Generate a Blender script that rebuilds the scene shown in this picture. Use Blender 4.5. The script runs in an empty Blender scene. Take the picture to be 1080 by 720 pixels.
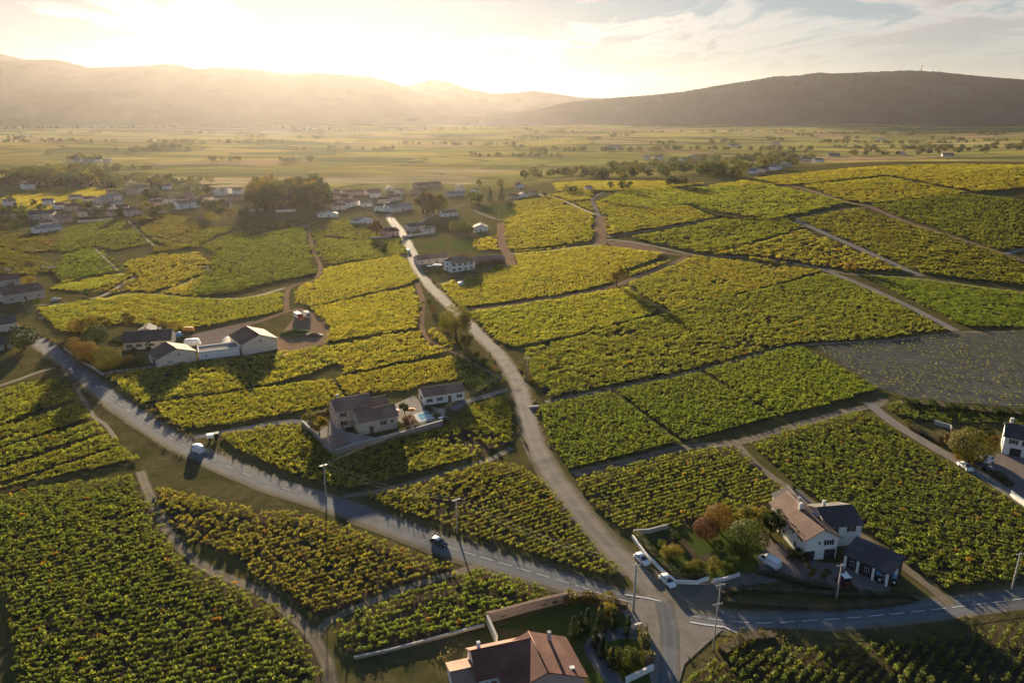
import bpy, bmesh, math, random
import numpy as np
from mathutils import Vector, Matrix
from mathutils.geometry import tessellate_polygon
R = math.radians
random.seed(7); rng = np.random.default_rng(11)
SC = bpy.context.scene
ROOT = SC.collection
SUN_E=5.0; SUN_COL=(1.,.80,.53); SKY_S=.055; EXPOSURE=2.05
HAZE_D=.125e-4; HAZE_G=.63; HAZE_COL=(.96,.91,.92,1)
CLOUD_OFF=(3.1,1.7,0); CLOUD_LIT=(4.9,4.7,4.4); CLOUD_GREY=(1.9,1.88,1.86); GLOW1=.0; GLOW2=6.
SKY_KNEE=1.75
NEAR_VINES=300
PH, PW = 720.0, 1080.0
F = 771.0; PITCH = R(17.4); CAMH = 90.0
SUN_AZ = R(-13.8)      # from the view direction (+Y) towards +X
SUN_EL = R(8.0)
CP, SP = math.cos(PITCH), math.sin(PITCH)

# ------------------------------------------------------------------ terrain
AX = np.array([-4000,-60,-10,40,125,180,281,353,436,560,720,1000,4000.])
AZ = np.array([0,0,2,13,16,17,24,31,36,36,34,26,20.])
def sstep(a,b,x):
    t=np.clip((x-a)/(b-a),0,1); return t*t*(3-2*t)
def terrain(X,Y):
    X=np.asarray(X,float); Y=np.asarray(Y,float)
    a=np.interp(X,AX,AZ)
    # smooth the crest height across X
    a=(a+np.interp(X-35,AX,AZ)+np.interp(X+35,AX,AZ))/3
    up=sstep(230,840,Y); dn=1-sstep(840,1250,Y)
    z=a*np.minimum(up,dn)
    far=sstep(1000,1900,Y)
    z=z+far*(7*np.sin(X/410+1.3)*np.cos(Y/530+.4)+5*np.sin(X/230-Y/340)+6*np.sin(Y/700+X/900))
    z=z+sstep(2200,4200,Y)*18
    return z
def tz(x,y): return float(terrain(x,y))
CAM=np.array([0,0,CAMH])
def ray(u,v):
    r=u-PW/2; up=PH/2-v
    d=np.array([r, F*CP+up*SP, up*CP-F*SP]); return d/np.linalg.norm(d)
TS=np.concatenate([np.arange(60,1100,4.),np.arange(1100,9000,12.)])
def px(u,v,maxd=9000):
    """ground point seen at photograph pixel (u,v)"""
    d=ray(u,v); t=TS[TS<maxd]
    P=CAM+t[:,None]*d
    c=P[:,2]-terrain(P[:,0],P[:,1])
    neg=np.nonzero(c<0)[0]
    if len(neg)==0:
        i=int(np.argmin(c)); p=P[i]; return Vector((p[0],p[1],tz(p[0],p[1])))
    i=neg[0]; a=t[i-1] if i else 40.; b=t[i]
    for _ in range(25):
        m=(a+b)/2; p=CAM+m*d
        if p[2]>tz(p[0],p[1]): a=m
        else: b=m
    p=CAM+b*d; return Vector((p[0],p[1],tz(p[0],p[1])))
def scale_at(p):   # photograph pixels per metre at a world point
    return F/(p[1]*CP+(CAMH-p[2])*SP)
def proj(X,Y,Z):
    dy=Y; dz=Z-CAMH
    zd=dy*CP-dz*SP; up=dy*SP+dz*CP
    return PW/2+F*X/zd, PH/2-F*up/zd, zd

# ------------------------------------------------------------------ objects
def tag(o,label=None,cat=None,group=None,kind=None):
    if label: o['label']=label
    if cat: o['category']=cat
    if group: o['group']=group
    if kind: o['kind']=kind
    return o
def link(o,parent=None):
    ROOT.objects.link(o)
    if parent is not None: o.parent=parent
    return o
def empty(name,loc,rz=0):
    o=bpy.data.objects.new(name,None); o.location=loc; o.rotation_euler=(0,0,rz); o.empty_display_size=.3
    return link(o)
def copy_tree(o,parent=None):
    c=o.copy(); ROOT.objects.link(c); c.parent=parent
    for ch in o.children: copy_tree(ch,c)
    return c
class MB:
    def __init__(s): s.v=[]; s.f=[]; s.sm=[]
    def add(s,vs,fs,smooth=False):
        n=len(s.v); s.v.extend([tuple(map(float,p)) for p in vs]); s.f.extend([tuple(i+n for i in f) for f in fs]); s.sm.extend([smooth]*len(fs)); return s
    def box(s,x0,x1,y0,y1,z0,z1,rz=0,c=(0,0)):
        vs=[(x,y,z) for z in (z0,z1) for x,y in ((x0,y0),(x1,y0),(x1,y1),(x0,y1))]
        if rz:
            a,b=math.cos(rz),math.sin(rz)
            vs=[(c[0]+(x-c[0])*a-(y-c[1])*b,c[1]+(x-c[0])*b+(y-c[1])*a,z) for x,y,z in vs]
        return s.add(vs,[(3,2,1,0),(4,5,6,7),(0,1,5,4),(1,2,6,5),(2,3,7,6),(3,0,4,7)])
    def bbox(s,x0,x1,y0,y1,z0,z1,b=.03):
        """box with chamfered vertical and top edges"""
        ring=lambda d,z:[(x0+d+b,y0+d,z),(x1-d-b,y0+d,z),(x1-d,y0+d+b,z),(x1-d,y1-d-b,z),(x1-d-b,y1-d,z),(x0+d+b,y1-d,z),(x0+d,y1-d-b,z),(x0+d,y0+d+b,z)]
        vs=ring(0,z0)+ring(0,z1-b)+ring(b*.7,z1)
        fs=[tuple(range(7,-1,-1)),tuple(range(16,24))]
        for k in (0,8):
            for i in range(8): fs.append((k+i,k+(i+1)%8,k+8+(i+1)%8,k+8+i))
        return s.add(vs,fs)
    def tube(s,pts,rad,n=8,cap=True):
        pts=[Vector(p) for p in pts]; rs=rad if isinstance(rad,(list,tuple)) else [rad]*len(pts)
        vs=[]; prev=None
        for i,p in enumerate(pts):
            d=(pts[min(i+1,len(pts)-1)]-pts[max(i-1,0)])
            d=d.normalized() if d.length>1e-9 else Vector((0,0,1))
            ref=Vector((0,0,1)) if abs(d.z)<.9 else Vector((1,0,0))
            a=d.cross(ref).normalized(); b=d.cross(a)
            for k in range(n):
                t=2*math.pi*k/n; vs.append(p+rs[i]*(a*math.cos(t)+b*math.sin(t)))
        fs=[]
        for i in range(len(pts)-1):
            for k in range(n): fs.append((i*n+k,i*n+(k+1)%n,(i+1)*n+(k+1)%n,(i+1)*n+k))
        if cap: fs+= [tuple(range(n-1,-1,-1)),tuple(range((len(pts)-1)*n,len(pts)*n))]
        return s.add(vs,fs,True)
    def loft(s,rings,cap=True,smooth=True):
        n=len(rings[0]); vs=[p for r in rings for p in r]; fs=[]
        for i in range(len(rings)-1):
            for k in range(n): fs.append((i*n+k,i*n+(k+1)%n,(i+1)*n+(k+1)%n,(i+1)*n+k))
        if cap: fs+=[tuple(range(n-1,-1,-1)),tuple(range((len(rings)-1)*n,len(rings)*n))]
        return s.add(vs,fs,smooth)
    def mesh(s,name,mat):
        m=bpy.data.meshes.new(name); m.from_pydata(s.v,[],s.f)
        if any(s.sm): m.polygons.foreach_set('use_smooth',s.sm)
        if mat: m.materials.append(mat)
        m.update(); return m
    def build(s,name,mat,parent=None):
        return link(bpy.data.objects.new(name,s.mesh(name,mat)),parent)
def np_mesh(name,V,Q,mat,smooth=False):
    """mesh from numpy verts and quads"""
    V=np.asarray(V,np.float32); Q=np.asarray(Q,np.int32)
    m=bpy.data.meshes.new(name); k=Q.shape[1]
    m.vertices.add(len(V)); m.vertices.foreach_set('co',V.ravel())
    m.loops.add(Q.size); m.loops.foreach_set('vertex_index',Q.ravel())
    m.polygons.add(len(Q)); m.polygons.foreach_set('loop_start',np.arange(0,Q.size,k,dtype=np.int32))
    m.polygons.foreach_set('loop_total',np.full(len(Q),k,np.int32))
    m.polygons.foreach_set('use_smooth',np.full(len(Q),smooth))
    if mat: m.materials.append(mat)
    m.update(calc_edges=True); return m

# ------------------------------------------------------------------ materials
class NT:
    def __init__(s,name):
        s.m=bpy.data.materials.new(name); s.m.use_nodes=True; s.t=s.m.node_tree; s.t.nodes.clear()
        s.out=s.n('ShaderNodeOutputMaterial')
    def n(s,typ,**kw):
        o=s.t.nodes.new(typ)
        for k,v in kw.items(): setattr(o,k,v)
        return o
    def l(s,a,b): s.t.links.new(a,b)
    def noise(s,scale,detail=4,rough=.55,coord=None,dist=0):
        o=s.n('ShaderNodeTexNoise'); o.inputs['Scale'].default_value=scale; o.inputs['Detail'].default_value=detail; o.inputs['Roughness'].default_value=rough; o.inputs['Distortion'].default_value=dist
        if coord is not None: s.l(coord,o.inputs['Vector'])
        return o.outputs['Fac']
    def ramp(s,fac,stops,interp='LINEAR'):
        o=s.n('ShaderNodeValToRGB'); e=o.color_ramp.elements; o.color_ramp.interpolation=interp
        while len(e)>1: e.remove(e[-1])
        e[0].position=stops[0][0]; e[0].color=(*stops[0][1],1)
        for p,c in stops[1:]:
            x=e.new(p); x.color=(*c,1)
        s.l(fac,o.inputs['Fac']); return o.outputs['Color']
    def mix(s,fac,a,b,mode='MIX'):
        o=s.n('ShaderNodeMix',data_type='RGBA',blend_type=mode)
        for sock,val in ((o.inputs[0],fac),(o.inputs[6],a),(o.inputs[7],b)):
            if isinstance(val,(int,float)): sock.default_value=val
            elif isinstance(val,tuple): sock.default_value=(*val,1)
            else: s.l(val,sock)
        return o.outputs[2]
    def math(s,op,a,b=0.,c=None,clamp=False):
        o=s.n('ShaderNodeMath',operation=op); o.use_clamp=clamp
        for i,val in enumerate((a,b) if c is None else (a,b,c)):
            if isinstance(val,(int,float)): o.inputs[i].default_value=val
            else: s.l(val,o.inputs[i])
        return o.outputs[0]
    def mapr(s,v,a,b,c,d):
        o=s.n('ShaderNodeMapRange'); s.l(v,o.inputs[0])
        for i,x in enumerate((a,b,c,d)): o.inputs[i+1].default_value=x
        return o.outputs[0]
    def pos(s): return s.n('ShaderNodeNewGeometry').outputs['Position']
    def objc(s): return s.n('ShaderNodeTexCoord').outputs['Object']
    def bump(s,h,strength=.4,dist=.05):
        o=s.n('ShaderNodeBump'); o.inputs['Strength'].default_value=strength; o.inputs['Distance'].default_value=dist; s.l(h,o.inputs['Height']); return o.outputs['Normal']
    def pbsdf(s,color,rough=.85,spec=.3,normal=None,metal=0,coat=0,trans=0):
        o=s.n('ShaderNodeBsdfPrincipled')
        if isinstance(color,tuple): o.inputs['Base Color'].default_value=(*color,1)
        else: s.l(color,o.inputs['Base Color'])
        if isinstance(rough,(int,float)): o.inputs['Roughness'].default_value=rough
        else: s.l(rough,o.inputs['Roughness'])
        o.inputs['Specular IOR Level'].default_value=spec; o.inputs['Metallic'].default_value=metal; o.inputs['Coat Weight'].default_value=coat
        if normal is not None: s.l(normal,o.inputs['Normal'])
        return o.outputs[0]
    def done(s,sh): s.l(sh,s.out.inputs['Surface']); return s.m

def mat_plain(name,col,rough=.6,spec=.4,metal=0,coat=0,var=.12,scale=3.):
    t=NT(name); f=t.noise(scale,3,.6,t.objc())
    c=t.ramp(f,[(.3,tuple(x*(1-var) for x in col)),(.7,tuple(min(1,x*(1+var)) for x in col))])
    return t.done(t.pbsdf(c,rough,spec,None,metal,coat))
def mat_wall(name,col,stain=.5,stone=False):
    t=NT(name); o=t.objc()
    f=t.noise(.35,5,.65,o); g=t.noise(7,3,.6,o)
    c=t.ramp(f,[(.3,tuple(x*(1-.28*stain) for x in col)),(.6,col),(.8,tuple(min(1,x*(1+.1*stain)) for x in col))])
    if stone:
        v=t.n('ShaderNodeTexVoronoi'); v.inputs['Scale'].default_value=2.2; t.l(o,v.inputs['Vector'])
        c=t.mix(.45,c,t.ramp(v.outputs['Color'],[(.1,tuple(x*.6 for x in col)),(.9,tuple(min(1,x*1.25) for x in col))]))
    c=t.mix(.25,c,t.ramp(g,[(.35,tuple(x*.8 for x in col)),(.7,col)]))
    return t.done(t.pbsdf(c,.9,.2,t.bump(g,.35,.03)))
def mat_roof(name,col,dark=.6,mossy=.0):
    t=NT(name); o=t.objc()
    b=t.n('ShaderNodeTexBrick'); b.inputs['Scale'].default_value=1.; b.inputs['Brick Width'].default_value=.34; b.inputs['Row Height'].default_value=.3; b.inputs['Mortar Size'].default_value=.025
    b.inputs['Color1'].default_value=(*[x*1.15 for x in col],1); b.inputs['Color2'].default_value=(*[x*.78 for x in col],1); b.inputs['Mortar'].default_value=(*[x*.4 for x in col],1)
    t.l(t.n('ShaderNodeTexCoord').outputs['UV'],b.inputs['Vector'])
    f=t.noise(.6,5,.7,o)
    c=t.mix(t.mapr(f,.35,.7,0,.75),b.outputs['Color'],tuple(x*dark for x in col))
    c=t.mix(t.mapr(t.noise(.22,3,.5,o),.45,.6,0,.35),c,tuple(min(1,x*1.5+.02) for x in col))
    if mossy: c=t.mix(t.mapr(t.noise(1.7,4,.7,o),.5,.7,0,mossy),c,(.16,.15,.12))
    return t.done(t.pbsdf(c,.85,.25,t.bump(b.outputs['Fac'],.6,.04)))
def mat_leaf(name,col,var=.45,trans=.42,tm=(2.3,2.35,.9),warm=(.3,.2,.03),wf=.35,tcol=None):
    """leaf cards: colour varies leaf by leaf and plant by plant, light comes through"""
    t=NT(name); geo=t.n('ShaderNodeNewGeometry'); oi=t.n('ShaderNodeObjectInfo')
    base=col
    if col is None:
        a=t.n('ShaderNodeAttribute',attribute_type='INSTANCER',attribute_name='tint'); base=a.outputs['Color']
    c=t.mix(t.mapr(geo.outputs['Random Per Island'],0,1,0,wf),base,warm)
    c=t.mix(t.mapr(t.noise(.11,3,.6,geo.outputs['Position']),.42,.7,0,.45),c,t.mix(1.,base,(1.5,1.15,.9),'MULTIPLY'))
    k=t.math('MULTIPLY',t.mapr(geo.outputs['Random Per Island'],0,1,1-var,1+var),t.mapr(oi.outputs['Random'],0,1,.75,1.25))
    cc=t.n('ShaderNodeVectorMath',operation='SCALE'); t.l(c,cc.inputs[0]); t.l(k,cc.inputs['Scale'])
    d=t.n('ShaderNodeBsdfDiffuse'); t.l(cc.outputs[0],d.inputs['Color'])
    tr=t.n('ShaderNodeBsdfTranslucent')
    tc=t.n('ShaderNodeVectorMath',operation='MULTIPLY'); tc.inputs[1].default_value=tm; t.l(cc.outputs[0],tc.inputs[0]); t.l(tc.outputs[0],tr.inputs['Color'])
    m=t.n('ShaderNodeMixShader'); m.inputs[0].default_value=trans; t.l(d.outputs[0],m.inputs[1]); t.l(tr.outputs[0],m.inputs[2])
    g=t.n('ShaderNodeBsdfGlossy'); g.inputs['Roughness'].default_value=.45; g.inputs['Color'].default_value=(.9,.9,.9,1)
    m2=t.n('ShaderNodeMixShader'); m2.inputs[0].default_value=.015; t.l(m.outputs[0],m2.inputs[1]); t.l(g.outputs[0],m2.inputs[2])
    return t.done(m2.outputs[0])

def mat_ground():
    t=NT('ground_earth'); p=t.pos()
    s=t.n('ShaderNodeSeparateXYZ'); t.l(p,s.inputs[0])
    big=t.noise(.018,5,.6,p); mid=t.noise(.14,5,.65,p); fine=t.noise(2.2,4,.7,p)
    near=t.ramp(mid,[(.3,(.095,.074,.038)),(.48,(.092,.088,.032)),(.62,(.13,.105,.05)),(.78,(.19,.145,.08))])
    near=t.mix(t.mapr(big,.4,.65,0,.5),near,(.085,.085,.028))
    near=t.mix(t.mapr(fine,.3,.75,0,.55),near,t.mix(1.,near,(.45,.45,.42),'MULTIPLY'))
    # far fields: long strips of different crops
    mp=t.n('ShaderNodeMapping'); mp.inputs['Rotation'].default_value=(0,0,R(14)); mp.inputs['Scale'].default_value=(.0042,.0075,0); 
    wn=t.n('ShaderNodeTexNoise'); wn.inputs['Scale'].default_value=.0022; t.l(p,wn.inputs['Vector'])
    wadd=t.n('ShaderNodeVectorMath',operation='MULTIPLY_ADD'); t.l(wn.outputs['Color'],wadd.inputs[0]); wadd.inputs[1].default_value=(260,260,0); t.l(p,wadd.inputs[2])
    t.l(wadd.outputs[0],mp.inputs['Vector'])
    v=t.n('ShaderNodeTexVoronoi',distance='CHEBYCHEV'); v.inputs['Scale'].default_value=1.; v.inputs['Randomness'].default_value=.85; t.l(mp.outputs[0],v.inputs['Vector'])
    sc=t.n('ShaderNodeSeparateColor'); t.l(v.outputs['Color'],sc.inputs[0])
    far=t.ramp(sc.outputs[0],[(0,(.34,.29,.075)),(.22,(.22,.20,.06)),(.38,(.40,.31,.09)),(.52,(.13,.13,.045)),(.64,(.36,.24,.13)),(.74,(.28,.26,.07)),(.86,(.26,.21,.06)),(.95,(.44,.34,.18))],'CONSTANT')
    v2=t.n('ShaderNodeTexVoronoi',distance='CHEBYCHEV',feature='DISTANCE_TO_EDGE'); v2.inputs['Scale'].default_value=1.; v2.inputs['Randomness'].default_value=.85; t.l(mp.outputs[0],v2.inputs['Vector'])
    far=t.mix(t.mapr(t.noise(.03,4,.65,p),.35,.7,0,.5),far,t.mix(1.,far,(.55,.6,.6),'MULTIPLY'))
    far=t.mix(t.mapr(v2.outputs['Distance'],.0,.035,.8,0),far,(.05,.05,.025))
    mp2=t.n('ShaderNodeMapping'); mp2.inputs['Scale'].default_value=(.0012,.006,0); t.l(p,mp2.inputs['Vector'])
    far=t.mix(t.mapr(t.noise(1,5,.65,mp2.outputs[0]),.47,.62,0,.75),far,(.07,.075,.03))
    fy=t.math('ADD',s.outputs[1],t.math('MULTIPLY',s.outputs[0],-.12))
    c=t.mix(t.mapr(fy,860,1000,0,1),near,far)
    return t.done(t.pbsdf(c,1.,0.,t.bump(t.math('ADD',fine,t.math('MULTIPLY',mid,2.)),.4,.06)))
def mat_meadow(name):
    t=NT(name); p=t.pos(); f=t.noise(.09,6,.7,p); m=t.noise(.7,5,.75,p); g=t.noise(4.,4,.75,p)
    c=t.ramp(f,[(.32,(.062,.07,.024)),(.46,(.10,.088,.038)),(.58,(.15,.12,.06)),(.72,(.085,.078,.034))])
    c=t.mix(t.mapr(m,.4,.66,0,.75),c,(.055,.062,.022)); c=t.mix(t.mapr(g,.4,.7,0,.7),c,t.mix(1.,c,(.35,.36,.34),'MULTIPLY'))
    return t.done(t.pbsdf(c,1.,0.,t.bump(t.math('ADD',g,m),.6,.12)))
def mat_soil(name,a,b,scale=.5,furrow=False):
    t=NT(name); p=t.pos(); f=t.noise(scale,6,.7,p); g=t.noise(scale*9,4,.7,p)
    c=t.ramp(f,[(.3,a),(.7,b)]); c=t.mix(t.mapr(g,.35,.7,0,.5),c,tuple(x*.5 for x in a))
    if furrow:
        mp=t.n('ShaderNodeMapping'); mp.inputs['Rotation'].default_value=(0,0,R(8)); t.l(p,mp.inputs['Vector']); w=t.n('ShaderNodeTexWave',bands_direction='Y'); w.inputs['Scale'].default_value=.135; w.inputs['Distortion'].default_value=1.6; w.inputs['Detail'].default_value=3; w.inputs['Detail Scale'].default_value=.6; t.l(mp.outputs[0],w.inputs['Vector'])
        c=t.mix(t.mapr(w.outputs['Fac'],.35,.75,0,.55),c,tuple(x*.45 for x in a)); c=t.mix(t.mapr(t.noise(.035,4,.7,p),.45,.65,0,.5),c,(.085,.098,.06))
    return t.done(t.pbsdf(c,1.,0.,t.bump(g,.4,.04)))
def mat_road(name,a,b,dust,dustf=.4):
    t=NT(name); p=t.pos(); f=t.noise(.25,6,.65,p); g=t.noise(9,3,.6,p)
    c=t.ramp(f,[(.3,a),(.7,b)])
    uv=t.n('ShaderNodeTexCoord').outputs['UV']; s=t.n('ShaderNodeSeparateXYZ'); t.l(uv,s.inputs[0])
    e=t.math('ABSOLUTE',t.math('SUBTRACT',s.outputs[0],.5)) # 0 centre .5 edge
    edge=t.mapr(t.math('ADD',e,t.math('MULTIPLY',t.math('SUBTRACT',t.noise(.9,4,.7,p),.5),.35)),.30,.5,0,1)
    c=t.mix(t.math('MULTIPLY',edge,dustf*2,clamp=True),c,dust)
    vo=t.n('ShaderNodeTexVoronoi'); vo.inputs['Scale'].default_value=.16; t.l(p,vo.inputs['Vector']); vs_=t.n('ShaderNodeSeparateColor'); t.l(vo.outputs['Color'],vs_.inputs[0])
    c=t.mix(t.mapr(vs_.outputs[0],.62,.66,0,.38),c,tuple(x*.62 for x in a)); c=t.mix(t.mapr(t.noise(1.3,5,.8,p),.56,.72,0,.4),c,tuple(x*.6 for x in a))
    wheel=t.mapr(t.math('ABSOLUTE',t.math('SUBTRACT',e,.24)),0,.1,.28,0)
    c=t.mix(wheel,c,tuple(min(1,x*1.35) for x in b))
    return t.done(t.pbsdf(c,t.mapr(g,0,1,.85,1.),.05,t.bump(g,.3,.01)))
def mat_hill(name,a,b,scale=.02,bs=1.):
    t=NT(name); p=t.pos(); f=t.noise(scale,6,.7,p); g=t.noise(.0035,4,.6,p)
    c=t.ramp(f,[(.35,a),(.65,b)]); c=t.mix(t.mapr(g,.5,.64,0,.5),c,tuple(x*1.7 for x in b))
    return t.done(t.pbsdf(c,1,.0,t.bump(f,bs,14)))
M={}
M['leaf']=mat_leaf('vine_leaves',None)
M['ground']=mat_ground()
M['soil']=mat_soil('vineyard_soil',(.062,.048,.030),(.12,.092,.058),.35)
M['soil_grey']=mat_soil('bare_field_soil',(.095,.098,.09),(.15,.145,.13),.2,True)
M['soil_red']=mat_soil('reddish_track_soil',(.20,.135,.085),(.29,.20,.13),.3)
M['dirt']=mat_road('dirt_track',(.12,.098,.068),(.19,.155,.11),(.07,.066,.03),.55)
M['gravel']=mat_soil('gravel_apron',(.19,.172,.15),(.28,.255,.22),.3)
M['asphalt']=mat_road('asphalt',(.105,.112,.12),(.15,.155,.16),(.17,.14,.09),.4)
M['lane']=mat_road('worn_lane_asphalt',(.16,.145,.125),(.22,.195,.165),(.17,.135,.08),.4)
M['paint']=mat_soil('road_paint',(.62,.62,.6),(.78,.78,.76),2.5)
M['yard']=mat_soil('courtyard_gravel',(.17,.135,.12),(.24,.195,.175),.6)
M['yard_pale']=mat_soil('pale_courtyard',(.30,.27,.23),(.40,.36,.31),.6)
M['lawn']=mat_soil('garden_lawn',(.050,.075,.018),(.085,.105,.03),.4)
M['dry']=mat_meadow('dry_grass')
M['bark']=mat_plain('bark',(.10,.075,.05),.95,.1,0,0,.4,4)
M['concrete']=mat_wall('concrete',(.42,.40,.37),.6)
M['stonewall']=mat_wall('dry_stone',(.36,.30,.24),1,True)
M['render_white']=mat_wall('white_render',(.80,.78,.74),.35)
M['render_cream']=mat_wall('cream_render',(.70,.62,.51),.5)
M['render_grey']=mat_wall('grey_render',(.46,.43,.40),.6)
M['render_pink']=mat_wall('pink_render',(.55,.38,.33),.5)
M['stone']=mat_wall('ochre_stone',(.60,.50,.39),1,True)
M['roof_red']=mat_roof('red_tiles',(.20,.085,.06),.65)
M['roof_brown']=mat_roof('brown_tiles',(.17,.10,.075),.6)
M['roof_old']=mat_roof('weathered_tiles',(.31,.185,.13),.65,.45)
M['roof_slate']=mat_roof('dark_slate_tiles',(.085,.075,.075),.7)
M['roof_grey']=mat_roof('grey_corrugated_roof',(.27,.25,.245),.75)
M['glass']=mat_plain('window_glass',(.02,.025,.03),.08,.6,0,0,.2)
M['frame']=mat_plain('white_frame',(.7,.69,.66),.5)
M['wood']=mat_plain('brown_wood',(.16,.085,.045),.75)
M['wood_dark']=mat_plain('dark_shutter_wood',(.045,.04,.038),.7)
M['metal']=mat_plain('galvanised_metal',(.42,.42,.42),.45,.5,.8)
M['black']=mat_plain('black_rubber',(.015,.015,.016),.7)
M['car_white']=mat_plain('white_car_paint',(.74,.75,.76),.25,.5,0,.6,.02)
M['car_dark']=mat_plain('black_car_paint',(.015,.016,.02),.2,.5,0,.7,.1)
M['car_blue']=mat_plain('dark_blue_car_paint',(.03,.05,.11),.2,.5,0,.7,.05)
M['car_silver']=mat_plain('silver_car_paint',(.5,.51,.53),.3,.5,.4,.6,.03)
M['red']=mat_plain('red_paint',(.42,.04,.03),.4,.5,0,.3)
M['lamp']=mat_plain('clear_lamp_lens',(.7,.7,.68),.1,.6)
M['tail']=mat_plain('red_lamp_lens',(.35,.01,.01),.2,.6)
M['tarp_orange']=mat_plain('orange_tarp',(.62,.25,.05),.7)
M['tarp_blue']=mat_plain('blue_tarp',(.10,.25,.45),.7)
M['tarp_white']=mat_plain('white_canvas',(.78,.77,.74),.7)
M['water']=mat_plain('pool_water',(.16,.36,.42),.05,.6,0,0,.05)
M['wire']=mat_plain('aluminium_cable',(.35,.33,.3),.8,.2)
# ------------------------------------------------------------------ camera, light, air
cam=bpy.data.cameras.new('camera'); co=link(bpy.data.objects.new('camera',cam))
co.location=(0,0,CAMH); co.rotation_euler=(math.pi/2-PITCH,0,0)
cam.sensor_width=36; cam.lens=F/PW*36; cam.clip_start=1; cam.clip_end=60000
SC.camera=co
SC.render.resolution_x=1024; SC.render.resolution_y=682
sun=bpy.data.lights.new('sun','SUN'); sun.energy=SUN_E; sun.angle=R(.5); sun.color=SUN_COL
so=link(bpy.data.objects.new('sun',sun))
sd=Vector((math.sin(SUN_AZ)*math.cos(SUN_EL),math.cos(SUN_AZ)*math.cos(SUN_EL),math.sin(SUN_EL)))
so.rotation_euler=sd.to_track_quat('Z','Y').to_euler(); so.location=sd*3000
W=bpy.data.worlds.new('World'); SC.world=W; W.use_nodes=True
def build_world():
    nt=W.node_tree; nt.nodes.clear(); t=NT.__new__(NT); t.t=nt
    out=t.n('ShaderNodeOutputWorld'); bg=t.n('ShaderNodeBackground'); bg.inputs['Strength'].default_value=SKY_S
    sky=t.n('ShaderNodeTexSky',sky_type='NISHITA'); sky.sun_disc=False; sky.sun_elevation=SUN_EL; sky.sun_rotation=SUN_AZ
    sky.altitude=300; sky.air_density=1.0; sky.dust_density=.15; sky.ozone_density=3.5
    g=t.n('ShaderNodeTexCoord').outputs['Generated']
    s=t.n('ShaderNodeSeparateXYZ'); t.l(g,s.inputs[0])
    zz=t.math('ADD',t.math('MAXIMUM',s.outputs[2],0.),.06)
    cv=t.n('ShaderNodeCombineXYZ'); t.l(t.math('DIVIDE',s.outputs[0],zz),cv.inputs[0]); t.l(t.math('DIVIDE',s.outputs[1],zz),cv.inputs[1])
    mp=t.n('ShaderNodeMapping'); mp.inputs['Rotation'].default_value=(0,0,R(-28)); mp.inputs['Scale'].default_value=(1.25,.62,1); mp.inputs['Location'].default_value=CLOUD_OFF; t.l(cv.outputs[0],mp.inputs['Vector'])
    n1=t.noise(1.,7,.58,mp.outputs[0],.6)
    # banks of cloud: one on the upper left, streaks on the upper right
    def bank(u,v,k0,k1,amt):
        dd=t.n('ShaderNodeVectorMath',operation='DOT_PRODUCT'); t.l(g,dd.inputs[0]); dd.inputs[1].default_value=Vector(ray(u,v)); return t.mapr(dd.outputs['Value'],k0,k1,0,amt)
    n1=t.math('ADD',n1,t.math('ADD',bank(30,-20,.965,.992,.25),t.math('ADD',bank(880,-10,.965,.992,.085),bank(1075,30,.992,.999,.07))))
    n1=t.math('SUBTRACT',n1,bank(345,40,.965,.99,.12))
    cl=t.mapr(n1,.49,.61,0,1)
    cl=t.math('MULTIPLY',t.math('MULTIPLY',cl,t.mapr(s.outputs[2],.03,.10,0,1)),t.mapr(s.outputs[2],.28,.5,1,.15))
    # clouds: white lit ones, greyer where they are thick
    thick=t.mapr(n1,.55,.68,0,1)
    ang=t.n('ShaderNodeVectorMath',operation='DOT_PRODUCT'); t.l(g,ang.inputs[0]); ang.inputs[1].default_value=sd
    fwd=t.math('POWER',t.math('MAXIMUM',ang.outputs['Value'],0.),9.)
    lit2=t.n('ShaderNodeVectorMath',operation='SCALE'); lit2.inputs[0].default_value=CLOUD_LIT; t.l(t.math('ADD',.6,t.math('MULTIPLY',fwd,.45)),lit2.inputs['Scale'])
    # thin veil high up brightens the sky around the sun
    glow=t.math('ADD',t.math('MULTIPLY',t.math('POWER',t.math('MAXIMUM',ang.outputs['Value'],0.),22.),GLOW1),t.math('MULTIPLY',t.math('POWER',t.math('MAXIMUM',ang.outputs['Value'],0.),160.),GLOW2))
    gc=t.n('ShaderNodeVectorMath',operation='SCALE'); gc.inputs[0].default_value=(1.,.86,.68); t.l(glow,gc.inputs['Scale'])
    a=t.mix(1.,sky.outputs[0],gc.outputs[0],'ADD')
    # added brightness knee holds down the glow near the sun and the fill light
    bw=t.n('ShaderNodeRGBToBW'); t.l(a,bw.inputs[0]); ks=t.n('ShaderNodeVectorMath',operation='SCALE'); t.l(a,ks.inputs[0])
    t.l(t.math('DIVIDE',SKY_KNEE*1.3,t.math('ADD',bw.outputs[0],SKY_KNEE)),ks.inputs['Scale'])
    c=t.mix(t.math('MULTIPLY',cl,.9),t.mix(t.mapr(s.outputs[2],.15,.35,.45,0),ks.outputs[0],(2.,1.95,1.85)),t.mix(thick,lit2.outputs[0],CLOUD_GREY))
    t.l(c,bg.inputs['Color']); t.l(bg.outputs[0],out.inputs['Surface'])
build_world()
SC.view_settings.view_transform='Standard'; SC.view_settings.look='None'; SC.view_settings.gamma=1; SC.view_settings.use_curve_mapping=False
SC.view_settings.exposure=EXPOSURE
SC.cycles.use_denoising=True
SC.cycles.max_bounces=6; SC.cycles.diffuse_bounces=3; SC.cycles.transmission_bounces=4; SC.cycles.glossy_bounces=2; SC.cycles.volume_bounces=0
SC.cycles.caustics_reflective=False; SC.cycles.caustics_refractive=False
hz=NT('haze_air')
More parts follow.
